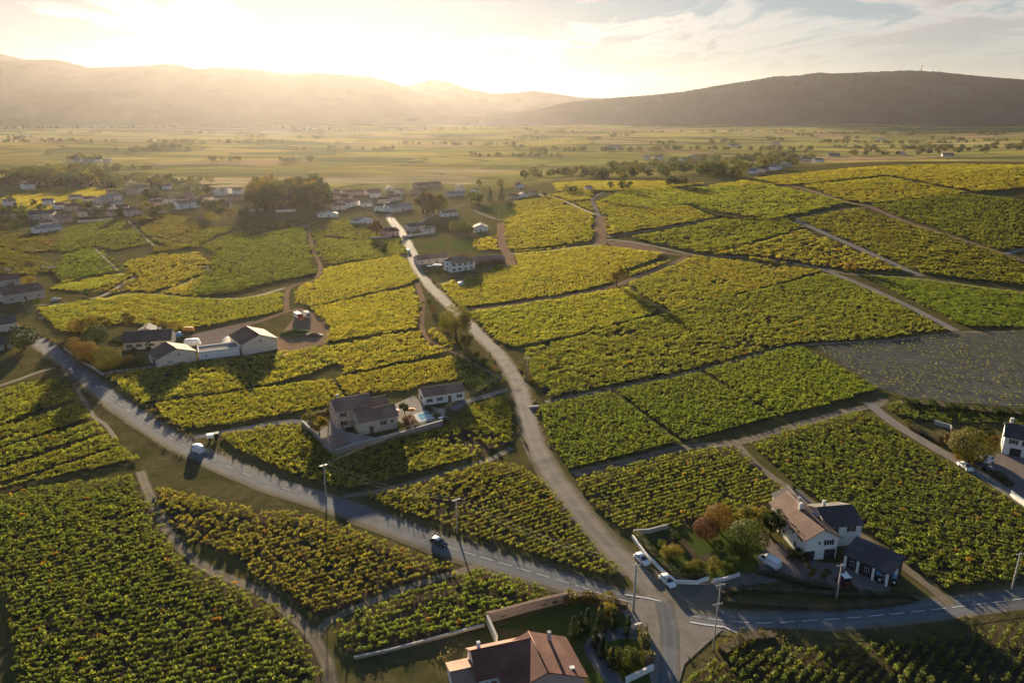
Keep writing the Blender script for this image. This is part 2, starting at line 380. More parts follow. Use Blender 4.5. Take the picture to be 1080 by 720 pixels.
pv=hz.n('ShaderNodeVolumePrincipled'); pv.inputs['Color'].default_value=HAZE_COL; pv.inputs['Density'].default_value=HAZE_D; pv.inputs['Anisotropy'].default_value=HAZE_G
hz.l(pv.outputs[0],hz.out.inputs['Volume'])
MB().box(-9500,9500,-260,13500,-20,610).build('haze',hz.m)
tag(bpy.data.objects['haze'],kind='stuff')

# ------------------------------------------------------------------ the ground
def axis(lo,hi,mid_lo,mid_hi,d,grow=1.16):
    a=list(np.arange(mid_lo,mid_hi+.1,d)); s=d
    while a[-1]<hi: s*=grow; a.append(a[-1]+s)
    s=d
    while a[0]>lo: s*=grow; a.insert(0,a[0]-s)
    return np.array(a)
gx=axis(-9300,9300,-560,760,10,1.13); gy=axis(-240,13000,-20,1300,10,1.07)
GX,GY=np.meshgrid(gx,gy); GZ=terrain(GX,GY)
V=np.stack([GX.ravel(),GY.ravel(),GZ.ravel()],1); nx,ny=len(gx),len(gy)
ii=np.arange(nx*ny).reshape(ny,nx); Q=np.stack([ii[:-1,:-1],ii[:-1,1:],ii[1:,1:],ii[1:,:-1]],-1).reshape(-1,4)
g=link(bpy.data.objects.new('ground',np_mesh('ground',V,Q,M['ground'],True))); tag(g,kind='structure')

def fbm(x,y,seed=0,oct=5):
    r=np.random.default_rng(seed); o=np.zeros_like(x); a=1.
    fx=1.
    for k in range(oct):
        for _ in range(3):
            th=r.uniform(0,6.28); o+=a*np.sin((x*math.cos(th)+y*math.sin(th))*fx*r.uniform(.8,1.25)+r.uniform(0,6.28))/3
        a*=.5; fx*=2.03
    return o
def ridge(name,prof,Yd,W,mat,rough=.16,wave=400.,tree=0.,seed=1):
    """a range of hills Yd metres off, W deep, whose crest follows prof"""
    us=np.array([p[0] for p in prof],float); vs=np.array([p[1] for p in prof],float)
    n=int(min(420,max(120,(us[-1]-us[0])*.9))); u=np.linspace(us[0],us[-1],n); v=np.interp(u,us,vs)
    k=np.array([1,2,3,2,1.])/9; vp=np.pad(v,2,'edge'); v=np.convolve(vp,k,'valid')
    up=PH/2-v; fw=F*CP+up*SP; h=CAMH+(up*CP-F*SP)/fw*Yd; Xc=(u-PW/2)/fw*Yd
    m=54; t=np.linspace(-1,.7,m)
    T,I=np.meshgrid(t,np.arange(n)); X=Xc[I]+0*T; Y=Yd+T*W
    shape=np.where(T<0,np.cos(np.clip(T,-1,0)*math.pi/2)**1.25,np.cos(np.clip(T/.7,0,1)*math.pi/2)**1.2)
    nz=fbm(X/wave,Y/wave,seed)
    H=np.maximum(h[I],8.)
    side=np.minimum(1,np.minimum(I,n-1-I)/6.)
    Z=H*shape*(1+rough*nz*(np.abs(T)>.02)*np.minimum(1,np.abs(T)*3.)*(1.2-shape))*side-8
    if tree: Z+=tree*np.random.default_rng(seed).uniform(-.6,1,Z.shape)*(shape>.15)
    Vv=np.stack([X.ravel(),Y.ravel(),Z.ravel()],1); ii=np.arange(n*m).reshape(n,m)
    Qq=np.stack([ii[:-1,:-1],ii[1:,:-1],ii[1:,1:],ii[:-1,1:]],-1).reshape(-1,4)
    o=link(bpy.data.objects.new(name,np_mesh(name,Vv,Qq,mat,True))); tag(o,kind='structure'); return o
M['hill_near']=mat_hill('wooded_hillside',(.013,.029,.040),(.027,.046,.052),.03,.6)  # blue in the albedo stands in for haze and skylight on the woods
M['hill_far']=mat_hill('distant_hillside',(.03,.042,.032),(.055,.064,.045),.006,.35)
ridge('hills',[(-220,60),(-60,50),(-20,53),(0,56),(25,62),(60,75),(100,100),(140,130)],6900,1300,M['hill_far'],seed=2,wave=700)
ridge('hills',[(-240,82),(-120,72),(-40,69),(0,66),(35,62),(60,62),(95,71),(130,70),(160,69),(185,67),(212,73),(235,71),(270,72),(300,77),(345,77),(390,80),(415,86),(440,96),(475,106),(520,113),(580,122)],6200,1700,M['hill_far'],seed=3,wave=520)
ridge('hills',[(-260,80),(-80,74),(0,79),(60,88),(120,102),(190,112),(260,119),(330,124)],5600,900,M['hill_far'],seed=4,wave=380)
ridge('hills',[(340,116),(400,101),(430,90),(458,83),(475,86),(495,93),(520,98),(545,97),(563,95),(585,98),(610,102),(660,104),(720,109)],7600,1400,M['hill_far'],seed=5,wave=600)
ridge('hills',[(500,122),(560,116),(600,107),(640,103),(680,100),(720,96),(760,89),(800,83),(815,80),(840,79),(860,76),(880,77),(920,75),(960,73.5),(985,75),(1000,77),(1030,80),(1055,82),(1064,82),(1072,89),(1110,93),(1180,104),(1300,115)],5200,1050,M['hill_near'],rough=.2,seed=6,wave=300,tree=5)
ridge('hills',[(-200,132),(100,129),(200,127),(300,124),(380,121),(470,121),(560,126),(640,131)],5000,420,M['hill_near'],seed=7,wave=260,tree=4)
ridge('hills',[(620,138),(720,133),(800,129),(860,128),(930,131),(1000,133),(1080,130),(1200,126)],4100,300,M['hill_far'],seed=8,wave=260,tree=2)

# ------------------------------------------------------------------ sheets on the ground
def spline(pts,step):
    P=[Vector(p) for p in pts]; P=[P[0]*2-P[1]]+P+[P[-1]*2-P[-2]]; out=[]
    for i in range(1,len(P)-2):
        n=max(2,int((P[i+1]-P[i]).length/step))
        for k in range(n):
            t=k/n; a,b,c,d=P[i-1],P[i],P[i+1],P[i+2]
            out.append(.5*((2*b)+(c-a)*t+(2*a-5*b+4*c-d)*t*t+(3*b-a-3*c+d)*t**3))
    out.append(P[-2]); return out
def ribbon(name,pxs,width,mat,lift,step=4,maxd=1500,world=False,nacross=4,jag=0.):
    pts=[Vector(p) for p in pxs] if world else [px(u,v,maxd) for u,v in pxs]
    pts=[Vector((p.x,p.y,0)) for p in pts]; c=spline(pts,step); vs=[]; fs=[]; uvs=[]
    r=random.Random(len(pxs)*17+3); jl=jr=0
    for i,p in enumerate(c):
        d=(c[min(i+1,len(c)-1)]-c[max(i-1,0)]).normalized(); nrm=Vector((-d.y,d.x,0))
        jl=jl*.7+r.uniform(-1,1)*jag; jr=jr*.7+r.uniform(-1,1)*jag
        w=width[min(int(i/len(c)*len(width)),len(width)-1)] if isinstance(width,list) else width
        for k in range(nacross+1):
            f=k/nacross; off=(f-.5)*w+(jl if k==0 else 0)+(jr if k==nacross else 0)
            q=p-nrm*off; vs.append((q.x,q.y,tz(q.x,q.y)+lift)); uvs.append((f,i*step/10))
    n=nacross+1
    for i in range(len(c)-1):
        for k in range(nacross): fs.append((i*n+k,i*n+k+1,(i+1)*n+k+1,(i+1)*n+k))
    mb=MB(); mb.add(vs,fs,True); m=mb.mesh(name,mat); ul=m.uv_layers.new(name='UVMap')
    lo=np.empty(len(m.loops),np.int32); m.loops.foreach_get('vertex_index',lo); ul.data.foreach_set('uv',np.array(uvs,np.float32)[lo].ravel())
    o=link(bpy.data.objects.new(name,m)); tag(o,kind='structure'); return o,c
def pip(P,poly):
    x,y=P[:,0],P[:,1]; ins=np.zeros(len(P),bool); j=len(poly)-1
    for i in range(len(poly)):
        xi,yi=poly[i]; xj,yj=poly[j]
        c=((yi>y)!=(yj>y))&(x<(xj-xi)*(y-yi)/(yj-yi+1e-12)+xi); ins^=c; j=i
    return ins
def sheet(name,pxs,mat,lift,maxd=1500,edge=14):
    P=[px(u,v,maxd) for u,v in pxs]; bm=bmesh.new()
    vs=[bm.verts.new((p.x,p.y,0)) for p in P]
    tris=tessellate_polygon([[Vector((p.x,p.y,0)) for p in P]])
    for t in tris:
        try: bm.faces.new([vs[i] for i in t])
        except ValueError: pass
    for _ in range(7):
        es=[e for e in bm.edges if e.calc_length()>edge]
        if not es: break
        bmesh.ops.subdivide_edges(bm,edges=es,cuts=1); bmesh.ops.triangulate(bm,faces=bm.faces[:])
    for v in bm.verts: v.co.z=tz(v.co.x,v.co.y)+lift
    bmesh.ops.recalc_face_normals(bm,faces=bm.faces[:])
    if sum(f.normal.z for f in bm.faces)<0: bmesh.ops.reverse_faces(bm,faces=bm.faces[:])
    m=bpy.data.meshes.new(name); bm.to_mesh(m); bm.free(); m.materials.append(mat)
    o=link(bpy.data.objects.new(name,m)); tag(o,kind='structure'); return o
# ------------------------------------------------------------------ roads, lanes and tracks
main_px=[(-60,300),(-20,330),(20,350),(45,363),(58,372),(75,385),(100,406),(125,425),(155,446),(187,466),(217,481),(250,496),(280,508),(313,519),(343,528),(401,549),(465,574),(530,594),(570,606),(601,615),(640,628),(662,634),(711,646),(754,653),(800,657),(841,655),(902,651),(963,645),(1024,638),(1080,631),(1150,620)]
mo,main_c=ribbon('road',main_px,6.2,M['asphalt'],.06,3.5,nacross=6,jag=.06)
lane_px=[(715,668),(700,640),(672,603),(655,588),(626,558),(600,524),(578,494),(563,463),(553,430),(545,402),(525,372),(505,352),(487,333),(470,318),(455,303),(443,287),(433,265),(424,246),(416,236),(409,226)]
lo_,lane_c=ribbon('road',lane_px,[5.0,4.7,4.6,4.4,4.2],M['lane'],.05,4,nacross=6,jag=.08)
ribbon('verge',lane_px[2:],7.6,M['dirt'],.038,4,nacross=6,jag=.25)
ribbon('verge',main_px,8.6,M['dirt'],.042,4,nacross=6,jag=.25)
sheet('gravel_apron',[(655,641),(680,628),(700,633),(735,652),(762,664),(742,682),(722,700),(712,735),(690,735),(680,690),(668,668)],M['gravel'],.09,edge=6)
ribbon('road',[(700,636),(706,665),(706,700),(703,735),(700,780)],3.4,M['asphalt'],.11,3,nacross=5,jag=.05)
sheet('asphalt_forecourt',[(690,600),(712,617),(752,612),(790,604),(836,604),(836,611),(800,616),(765,620),(756,640),(762,650),(720,645),(690,622)],M['asphalt'],.075,edge=6)
sheet('courtyard',[(806,578),(822,572),(842,590),(880,594),(915,585),(935,606),(940,624),(880,621),(830,611),(812,600)],M['yard'],.05,edge=8)
def dashes(c,a,b,on,off,w=.14,lift=.085,side=0.):
    mb=MB(); L=0; acc=[0]
    for i in range(1,len(c)): acc.append(acc[-1]+(c[i]-c[i-1]).length)
    def at(d):
        i=int(np.searchsorted(acc,d))-1; i=max(0,min(len(c)-2,i)); t=(d-acc[i])/(acc[i+1]-acc[i])
        q=c[i].lerp(c[i+1],t); dr=(c[i+1]-c[i]).normalized(); return q,Vector((-dr.y,dr.x,0))
    d=a*acc[-1]
    while d<b*acc[-1]:
        k=max(2,int(on/2)); r=[]
        for j in range(k+1):
            q,nn=at(d+on*j/k); q=q+nn*side
            for s in (.5,-.5):
                p=q+nn*w*s; r.append((p.x,p.y,tz(p.x,p.y)+lift))
        mb.add(r,[(2*j,2*j+1,2*j+3,2*j+2) for j in range(k)]); d+=on+off
    o=mb.build('road_marking',M['paint']); tag(o,kind='structure')
dashes(main_c,.735,.995,3.,1.33,.15)
dashes(main_c,.05,.66,3.,4.5,.12)
def stripe(pxs,w=.5,lift=.13):
    o,_=ribbon('road_marking',pxs,w,M['paint'],lift,1.5,nacross=1)
stripe([(659,627),(678,630),(697,634)],.32); stripe([(728,656),(745,659),(764,661)],.36); stripe([(763,661),(770,664),(778,668)],.3)
_tn=[0]; TR=[]
def T(pxs,w=2.4,m='dirt',lift=.045,maxd=1300):
    _tn[0]+=1
    if min(q[1] for q in pxs)<345 and max(q[0] for q in pxs)>560: w*=1.7
    r_=ribbon('track',pxs,w,M[m],lift+_tn[0]*.0014,5,maxd,jag=.12); TR.append((np.array([(q.x,q.y) for q in r_[1]]),w)); return r_
# tracks between the plots
T([(148,497),(156,518),(171,548),(184,570),(205,591),(228,604),(262,618),(290,634),(318,658),(333,676),(345,700),(352,740)],2.6)
T([(333,672),(345,655),(392,634),(440,616),(487,602),(512,592)],2.2)
T([(64,388),(75,400),(86,418),(100,440),(110,446),(122,462)],1.6)
T([(-10,410),(20,400),(45,391),(70,385)],2.2)
T([(187,467),(200,462),(228,457),(262,451),(290,446),(322,444),(338,452)],3.2,'gravel',.06)
T([(362,523),(400,518),(440,507),(485,494),(515,485),(540,472)],2.6)
T([(549,412),(535,411),(515,417),(490,424),(478,432)],3.0,'gravel',.05)
T([(575,424),(600,419),(650,409),(735,391),(800,374),(847,364),(935,359),(1005,351),(1040,350),(1100,349)],2.4)
T([(604,500),(630,494),(677,483),(722,472),(780,466),(815,456),(850,446),(890,434),(925,427),(932,420)],4.2)
T([(735,391),(770,410),(800,428),(822,441)],.9,'dry'); T([(645,413),(680,438),(718,468)],.9,'dry')
T([(852,366),(880,384),(926,412),(960,422),(1000,427),(1100,433)],1.6,'dry')
T([(915,424),(940,444),(975,466),(1010,486),(1045,507),(1075,527),(1110,550)],3.4,'gravel')
T([(778,469),(800,492),(830,513),(852,527),(875,545),(905,562),(930,580),(960,603),(985,622),(1003,638)],2.6)
T([(800,665),(850,667),(900,672),(960,664),(1020,655),(1100,643)],2.,'dry')
T([(447,320),(445,345),(455,360),(480,372),(505,386),(530,400)],2.,'soil_red'); T([(440,298),(446,318)],3.,'soil_red')
T([(480,328),(520,324),(560,318),(605,311),(645,303),(660,297),(690,286),(725,271)],2.6,'soil_red')
T([(538,268),(590,263),(632,258),(640,253),(670,256),(700,262),(740,270),(800,272),(867,283),(895,289),(965,294),(1100,312)],2.2,'dirt')
T([(633,258),(633,228)],5.,'soil_red'); T([(633,228),(617,222),(602,215),(590,210),(568,205)],1.8,'dirt'); T([(632,229),(628,220),(625,210),(637,202)],2.,'gravel')
sheet('fallow_patch',[(640,254),(668,255),(705,266),(735,271),(690,267),(645,261)],M['soil_red'],.05,1300)
T([(838,232),(860,242),(897,258),(950,282),(972,291)],3.0,'gravel'); T([(827,196),(847,199),(892,213),(917,218),(950,232),(1010,252),(1060,269),(1110,286)],3.0,'soil_red')
T([(1060,268),(1080,263),(1110,258)],2.5,'gravel')
T([(868,284),(905,299),(950,319),(985,337),(1008,349)],2.6,'gravel')
T([(640,250),(700,241),(757,231),(810,231),(838,231),(880,222),(915,219)],1.8,'dirt')
T([(500,222),(519,230),(530,232)],3,'gravel'); T([(424,258),(450,230),(500,213),(540,209)],3,'gravel')
T([(528,235),(529,255),(536,270),(540,280)],6,'soil_red')
T([(461,300),(480,296),(505,288),(520,282)],2.6,'gravel')
T([(130,289),(142,292),(126,302),(108,312),(95,315)],2.4); T([(55,303),(90,295),(128,289)],1.6,'dry'); T([(128,289),(110,272),(98,261)],1.4)
T([(35,322),(75,320),(110,315),(132,310)],2.4,'gravel'); T([(132,309),(170,311),(215,315),(260,314),(300,304)],2.2,'dirt')
T([(325,235),(330,262),(338,282),(330,296),(305,304),(302,330)],2.6,'soil_red'); T([(218,280),(218,288),(190,301),(160,311)],2)
T([(120,267),(165,262),(208,264)],2.4,'dry'); T([(133,231),(150,248),(163,259)],2); T([(208,262),(232,250),(265,237)],1.8,'dry')
T([(240,345),(270,340),(305,328),(320,326)],3,'soil_red')
sheet('bare_yard',[(318,326),(335,330),(348,345),(346,362),(320,368),(296,372),(288,362),(302,345)],M['soil_red'],.05)
sheet('courtyard',[(195,355),(235,345),(268,338),(262,348),(250,362),(206,368)],M['yard'],.05)
sheet('terrace',[(324,447),(362,440),(364,455),(400,462),(414,459),(372,473),(352,478)],M['yard_pale'],.05,edge=5)
sheet('terrace',[(414,440),(412,428),(436,417),(446,426),(470,432),(468,442),(432,452)],M['yard_pale'],.05,edge=5)
sheet('courtyard',[(1042,492),(1052,478),(1100,486),(1100,548),(1078,528)],M['yard'],.05)
sheet('crossroads_verge',[(28,352),(58,374),(72,388),(45,386),(20,396),(12,372)],M['dry'],.03)
sheet('garden_lawn',[(672,566),(738,556),(800,550),(815,572),(806,600),(752,609),(712,613)],M['lawn'],.03)
sheet('garden_lawn',[(470,251),(500,250),(505,264),(470,265),(440,262)],M['lawn'],.03)
sheet('garden_lawn',[(500,221),(540,213),(546,227),(528,229)],M['lawn'],.03)
sheet('garden_lawn',[(482,296),(520,286),(536,284),(528,296),(505,306),(486,306)],M['lawn'],.03)
sheet('garden_lawn',[(590,640),(640,632),(668,643),(690,672),(690,735),(632,735),(600,672),(560,664),(520,662)],M['lawn'],.03,edge=8)
sheet('dry_meadow',[(375,697),(410,685),(456,673),(508,662),(520,680),(492,690),(480,735),(372,735)],M['dry'],.03,edge=8)
sheet('dry_meadow',[(70,390),(100,412),(150,450),(205,488),(260,508),(340,535),(330,541),(250,536),(190,515),(150,498),(120,458),(88,424)],M['dry'],.018)
sheet('dry_meadow',[(720,735),(728,712),(745,690),(770,676),(830,672),(900,678),(960,670),(1100,648),(1100,658),(950,682),(830,690),(775,696),(740,716)],M['dry'],.025,edge=8)

# ------------------------------------------------------------------ vineyards
G=(.070,.108,.016); OL=(.115,.122,.017); Y=(.20,.175,.024); GO=(.26,.19,.028); MX=(.155,.145,.019); BR=(.085,.07,.03); DG=(.045,.075,.018)
PLOTS=[ # label, polygon in the photograph, two pixels along a row, colour, spread of colour, cover, lod
('vineyard plot filling the bottom left corner, green and yellow low vines with dark gaps',[(0,524),(40,516),(100,508),(140,502),(152,520),(168,548),(180,571),(202,590),(226,605),(254,620),(285,634),(305,652),(325,667),(333,690),(348,760),(34,760),(14,670),(6,625),(-40,590),(-40,528)],((0,640),(200,600)),(.082,.105,.016),.5,.93),
('vineyard plot below the main road, golden brown along its upper edge',[(157,514),(196,522),(229,531),(270,538),(319,543),(374,561),(438,586),(487,599),(484,605),(423,619),(392,631),(334,650),(300,621),(275,612),(254,592),(226,578),(202,572),(183,558),(168,535)],((334,650),(484,605)),(.125,.115,.02),.6,.85),
('green vineyard plot above the walled meadow of the red roofed house',[(353,655),(392,641),(441,623),(484,609),(527,600),(545,607),(566,615),(592,629),(588,636),(557,643),(513,656),(455,671),(410,683),(376,693),(365,685),(357,670)],((374,693),(513,656)),(.085,.115,.017),.35,.82),
('tapering vineyard plot in the fork between the main road and the lane, green with rusty vines',[(388,524),(426,516),(459,506),(490,495),(515,490),(540,492),(556,499),(570,508),(592,530),(619,558),(644,579),(656,596),(648,609),(601,597),(570,587),(533,573),(496,564),(453,548),(423,539)],((388,524),(515,490)),(.112,.116,.019),.65,.9),
('vineyard plot wrapping below the long wall of the ochre stone house',[(233,460),(260,454),(288,449),(318,449),(324,455),(352,484),(420,464),(474,451),(482,440),(505,427),(535,418),(539,445),(539,468),(515,477),(477,488),(440,499),(400,510),(375,517),(347,512),(310,500),(273,484),(247,473)],((233,470),(318,452)),(.14,.14,.018),.4,.96),
('narrow yellow vineyard strip just below the two gabled farm buildings',[(118,398),(150,392),(200,385),(270,377),(320,370),(352,366),(357,381),(320,397),(285,405),(232,414),(200,418),(155,425),(140,415)],((150,420),(350,372)),Y,.4,.97),
('yellow vineyard strip above the driveway, left of the ochre stone house',[(165,428),(200,422),(232,418),(270,412),(320,404),(350,402),(362,420),(350,427),(320,433),(270,444),(215,452),(190,451),(175,441)],((175,440),(350,408)),Y,.4,.97),
('thin golden vineyard strip right of the bare yard with trucks',[(357,366),(405,356),(455,348),(477,362),(477,370),(410,385),(364,395)],((360,385),(470,358)),(.23,.185,.026),.35,.97),
('golden vineyard plot directly above the ochre stone house',[(356,400),(410,389),(476,377),(483,401),(445,406),(430,413),(385,415),(366,417)],((366,410),(470,385)),(.225,.18,.026),.35,.97),
('small shaded vineyard plot between the white outbuilding and the lane',[(480,376),(497,374),(533,404),(500,417),(490,406),(484,398)],((484,398),(510,382)),G,.3,.95),  # green tint paints the shade over this end of the golden plot
('golden vineyard plot left of the lane, just below the first field track',[(330,326),(370,317),(441,302),(444,346),(405,352),(348,361),(349,345),(340,335)],((340,345),(440,325)),(.235,.19,.026),.35,.97),
('golden vineyard plot left of the lane, above the first field track',[(316,306),(347,283),(380,277),(420,270),(430,277),(441,298),(400,307),(370,314),(330,323),(313,319)],((320,318),(430,290)),(.225,.185,.026),.35,.97),
('olive vineyard plot left of the lane below the hamlet',[(322,264),(340,252),(380,256),(419,252),(428,268),(400,272),(367,276),(347,280),(333,273)],((330,270),(420,258)),OL,.3,.97),
('green vineyard field left of the hamlet below the dark wood',[(325,236),(360,233),(385,238),(416,249),(380,253),(340,249),(330,258)],((330,250),(400,242)),(.09,.1,.02),.3,.97),
('large green vineyard field below the dark wood on the left',[(205,312),(214,292),(224,277),(236,264),(262,251),(320,240),(318,262),(322,275),(330,290),(295,296),(268,302),(240,311)],((215,300),(320,280)),(.075,.105,.02),.25,.97),
('orange gold vineyard plot left of the green field',[(137,277),(160,271),(207,268),(218,280),(214,288),(185,300),(160,309),(105,309),(140,290)],((120,305),(210,285)),(.23,.165,.03),.4,.97),
('small orange vineyard corner between two field tracks',[(216,290),(205,314),(168,311),(190,300)],((175,309),(210,300)),(.22,.16,.03),.4,.97),
('wide golden vineyard field behind the slate roofed farmhouse',[(40,326),(90,319),(132,312),(175,312),(215,316),(260,316),(302,309),(304,327),(252,337),(215,345),(195,346),(160,345),(140,340),(100,345),(85,352),(70,350),(50,335)],((60,340),(300,318)),(.175,.155,.025),.45,.97),
('narrow yellow vineyard strip right of the grey barn at the left edge',[(56,305),(70,297),(128,290),(130,293),(107,303),(87,308)],((60,304),(125,292)),Y,.3,.97),
('green wedge of vineyard above the narrow yellow strip on the left',[(60,283),(72,270),(100,261),(127,286),(93,292),(68,295)],((65,290),(120,276)),(.07,.11,.02),.3,.97),
('dark green vineyard plot under the left village',[(78,240),(133,230),(162,257),(118,265),(103,259),(70,266),(58,264)],((80,250),(140,240)),(.055,.085,.022),.2,.97),
('brown vineyard plot under the white villa of the left village',[(136,230),(165,226),(195,230),(215,240),(205,255),(185,260),(166,256)],((140,240),(205,240)),BR,.3,.9),
('brownish vineyard plot at the left edge below the white shed',[(0,246),(35,248),(72,243),(57,262),(36,270),(0,258)],((0,255),(60,250)),(.07,.065,.03),.3,.92),
('dull olive vineyard plot at the left edge above the parked cars',[(0,262),(38,274),(57,285),(30,291),(0,288)],((0,280),(50,280)),(.075,.075,.025),.3,.95),
('vineyard strip at the left edge, topmost of the five slanting strips',[(-30,418),(0,412),(60,400),(80,422),(0,448),(-30,456)],((0,440),(78,416)),OL,.35,.95),
('vineyard strip at the left edge, second from the top of five slanting strips',[(-30,460),(0,452),(85,427),(98,442),(0,472),(-30,480)],((0,465),(92,436)),(.13,.135,.018),.35,.95),
('vineyard strip at the left edge, middle one of five slanting strips',[(-30,484),(0,476),(100,446),(112,457),(0,492),(-30,500)],((0,485),(105,453)),(.11,.125,.017),.35,.95),
('vineyard strip at the left edge, fourth from the top of five slanting strips',[(-20,503),(0,496),(114,460),(128,470),(10,508),(-20,514)],((0,503),(120,466)),(.12,.13,.017),.35,.95),
('vineyard strip at the left edge, lowest of five slanting strips',[(20,509),(130,472),(146,485),(60,503),(0,516),(0,514)],((10,512),(138,479)),(.13,.135,.017),.35,.95),
('golden vineyard plot right of the lane beyond the long farm shed',[(466,302),(500,289),(535,279),(541,266),(590,262),(635,260),(695,268),(692,273),(665,283),(645,287),(640,299),(602,309),(550,316),(517,321),(481,325)],((480,320),(640,292)),(.22,.18,.026),.4,.97),
('yellow green vineyard plot right of the bushy roadside tree',[(497,331),(540,323),(600,315),(660,304),(690,328),(686,332),(615,351),(542,366),(530,362),(512,346)],((515,350),(680,318)),(.20,.18,.022),.35,.97),
('mottled olive vineyard plot below the lone round tree',[(666,288),(700,277),(735,271),(810,281),(866,286),(810,302),(757,315),(712,330),(690,318),(665,300)],((690,320),(860,288)),(.165,.145,.025),.5,.95),
('broad dark green vineyard slope in the middle of the right hillside',[(556,370),(600,360),(640,348),(700,333),(757,317),(810,305),(868,290),(892,293),(950,320),(1003,347),(935,356),(847,362),(810,367),(740,387),(650,405),(580,420),(571,412),(560,385)],((580,410),(800,362)),(.115,.125,.02),.4,.96),
('square green vineyard plot beside the bend of the lane, leftmost of three',[(569,430),(643,414),(716,468),(601,494),(580,465)],((575,460),(700,432)),(.085,.115,.016),.35,.97),
('square green vineyard plot, middle one of three between two tracks',[(650,412),(736,393),(817,440),(800,446),(722,466)],((660,420),(760,398)),(.08,.115,.016),.35,.97),
('triangular green vineyard plot, rightmost of three, beside the grey bare field',[(742,391),(810,372),(843,366),(926,411),(870,428),(822,440)],((750,396),(870,375)),(.09,.125,.016),.3,.97),
('vineyard plot of separate bushy vines below the wide track, behind the hedged garden',[(606,507),(632,496),(677,487),(765,470),(780,476),(806,498),(825,515),(822,530),(790,536),(740,545),(715,556),(658,560),(630,537)],((630,530),(790,490)),(.10,.115,.016),.4,.93),
('large dark vineyard field of neat rows on the right behind the white farmhouse',[(793,470),(835,453),(905,436),(922,441),(960,468),(1010,497),(1085,540),(1130,565),(1130,608),(1085,612),(1040,615),(995,620),(963,600),(939,578),(911,557),(884,542),(856,523),(826,498)],((820,490),(1000,520)),(.066,.092,.015),.4,.93),  # tint darkened to paint in the light falloff towards the frame edge
('dark green vineyard strip under the grey bare field at the right edge',[(930,430),(955,424),(1000,430),(1085,437),(1120,440),(1120,457),(1050,447),(1000,447),(965,443),(945,438)],((930,432),(1060,440)),DG,.3,.95),
('dark vineyard in the bottom right corner with rows running towards the camera',[(722,722),(747,705),(775,692),(830,686),(900,684),(950,679),(1017,672),(1085,659),(1130,652),(1130,760),(716,760)],((760,720),(790,693)),(.045,.068,.013),.4,.97),  # lens vignetting painted into the vine tint, darker than the leaves are
('green wedge of vineyard between two pale tracks on the right hillside',[(905,289),(965,295),(1085,309),(1120,314),(1120,345),(1020,345),(950,310)],((920,295),(1080,330)),(.085,.12,.018),.3,.97),
('golden olive vineyard wedge left of the small orange tree on the hillside',[(758,269),(810,256),(845,244),(885,259),(950,286),(905,284),(865,281),(810,276)],((770,270),(870,250)),(.21,.165,.025),.4,.96),
('large olive vineyard plot between the two converging hillside tracks',[(838,233),(905,221),(950,236),(1010,254),(1085,281),(1120,293),(1120,306),(1085,302),(975,289),(897,257)],((850,240),(1060,262)),(.155,.14,.02),.4,.97),
('green vineyard plot at the right edge above the upper hillside track',[(918,218),(985,209),(1025,206),(1085,214),(1120,218),(1120,274),(1085,264),(1062,266),(1010,248),(960,231)],((930,220),(1080,240)),(.13,.14,.018),.3,.97),
('gold green vineyard triangle above the upper hillside track',[(850,196),(935,188),(1015,204),(917,215),(890,210)],((860,200),(990,202)),(.26,.2,.025),.35,.97),
('long striped green vineyard plot near the crest of the hill',[(635,212),(660,201),(740,198),(812,196),(832,200),(893,214),(826,229),(808,231),(750,222),(727,215),(690,220),(665,218)],((660,212),(820,210)),(.19,.185,.022),.25,.97),
('yellow vineyard plot between two dark hedgerow lines on the hill',[(640,223),(672,222),(725,218),(757,230),(700,240),(643,249),(639,240)],((645,240),(740,226)),(.23,.185,.026),.35,.97),
('smooth green vineyard wedge above the reddish fallow patch',[(667,251),(725,241),(765,231),(830,233),(845,240),(800,253),(752,266),(735,266),(700,258)],((680,252),(820,240)),(.15,.155,.02),.25,.97),
('golden vineyard square between the reddish track and the brown lane',[(534,232),(560,224),(600,217),(633,229),(632,253),(593,258),(541,264),(537,250)],((540,255),(630,238)),(.26,.2,.028),.35,.97),
('narrow golden vineyard strip left of the winding crest lane',[(605,215),(625,213),(660,219),(675,222),(640,224),(635,228)],((610,216),(665,222)),(.26,.2,.028),.3,.97),
('small olive gold vineyard patch below the crest trees',[(574,208),(600,203),(622,201),(626,210),(604,213)],((578,208),(622,206)),(.24,.18,.025),.3,.97),
('thin golden vineyard band along the crest left of the dark tree clump',[(585,194),(680,191),(740,194),(700,199),(640,202),(620,200),(590,202)],((600,198),(720,195)),(.28,.20,.028),.25,.97),
('deep golden vineyard along the top of the hill on the right',[(745,197),(810,187),(880,180),(960,175),(1085,175),(1120,175),(1120,203),(1085,198),(1030,203),(935,185),(850,194)],((800,192),(1060,186)),(.28,.20,.028),.3,.97),
('small dull gold vineyard patch beside the hamlet on the crest',[(543,213),(576,209),(600,214),(548,226)],((548,220),(590,213)),(.2,.155,.025),.3,.97),
('bright yellow vineyard triangle behind the long farm shed',[(504,254),(520,251),(529,264),(505,264)],((506,262),(526,258)),(.36,.23,.03),.2,.97),
('bare grey field of young sparse vines on the right',[(860,366),(935,359),(1005,352),(1085,349),(1120,348),(1120,430),(1085,430),(1000,424),(955,418),(925,408)],((880,372),(1060,372)),(.10,.11,.035),.4,.5),
('dull green vineyard plot right of the brown plot under the white villa',[(208,256),(217,242),(262,237),(262,247),(238,261),(222,266)],((212,255),(260,243)),(.085,.095,.022),.25,.97),
('olive vineyard strip along the foot of the dark wood',[(264,236),(325,231),(322,236),(264,246)],((268,240),(320,234)),(.09,.09,.025),.25,.97),
('dull olive vineyard plot between the brown track and the orange gold plot',[(165,261),(205,258),(208,261),(165,267)],((168,264),(205,260)),(.09,.085,.025),.25,.95),
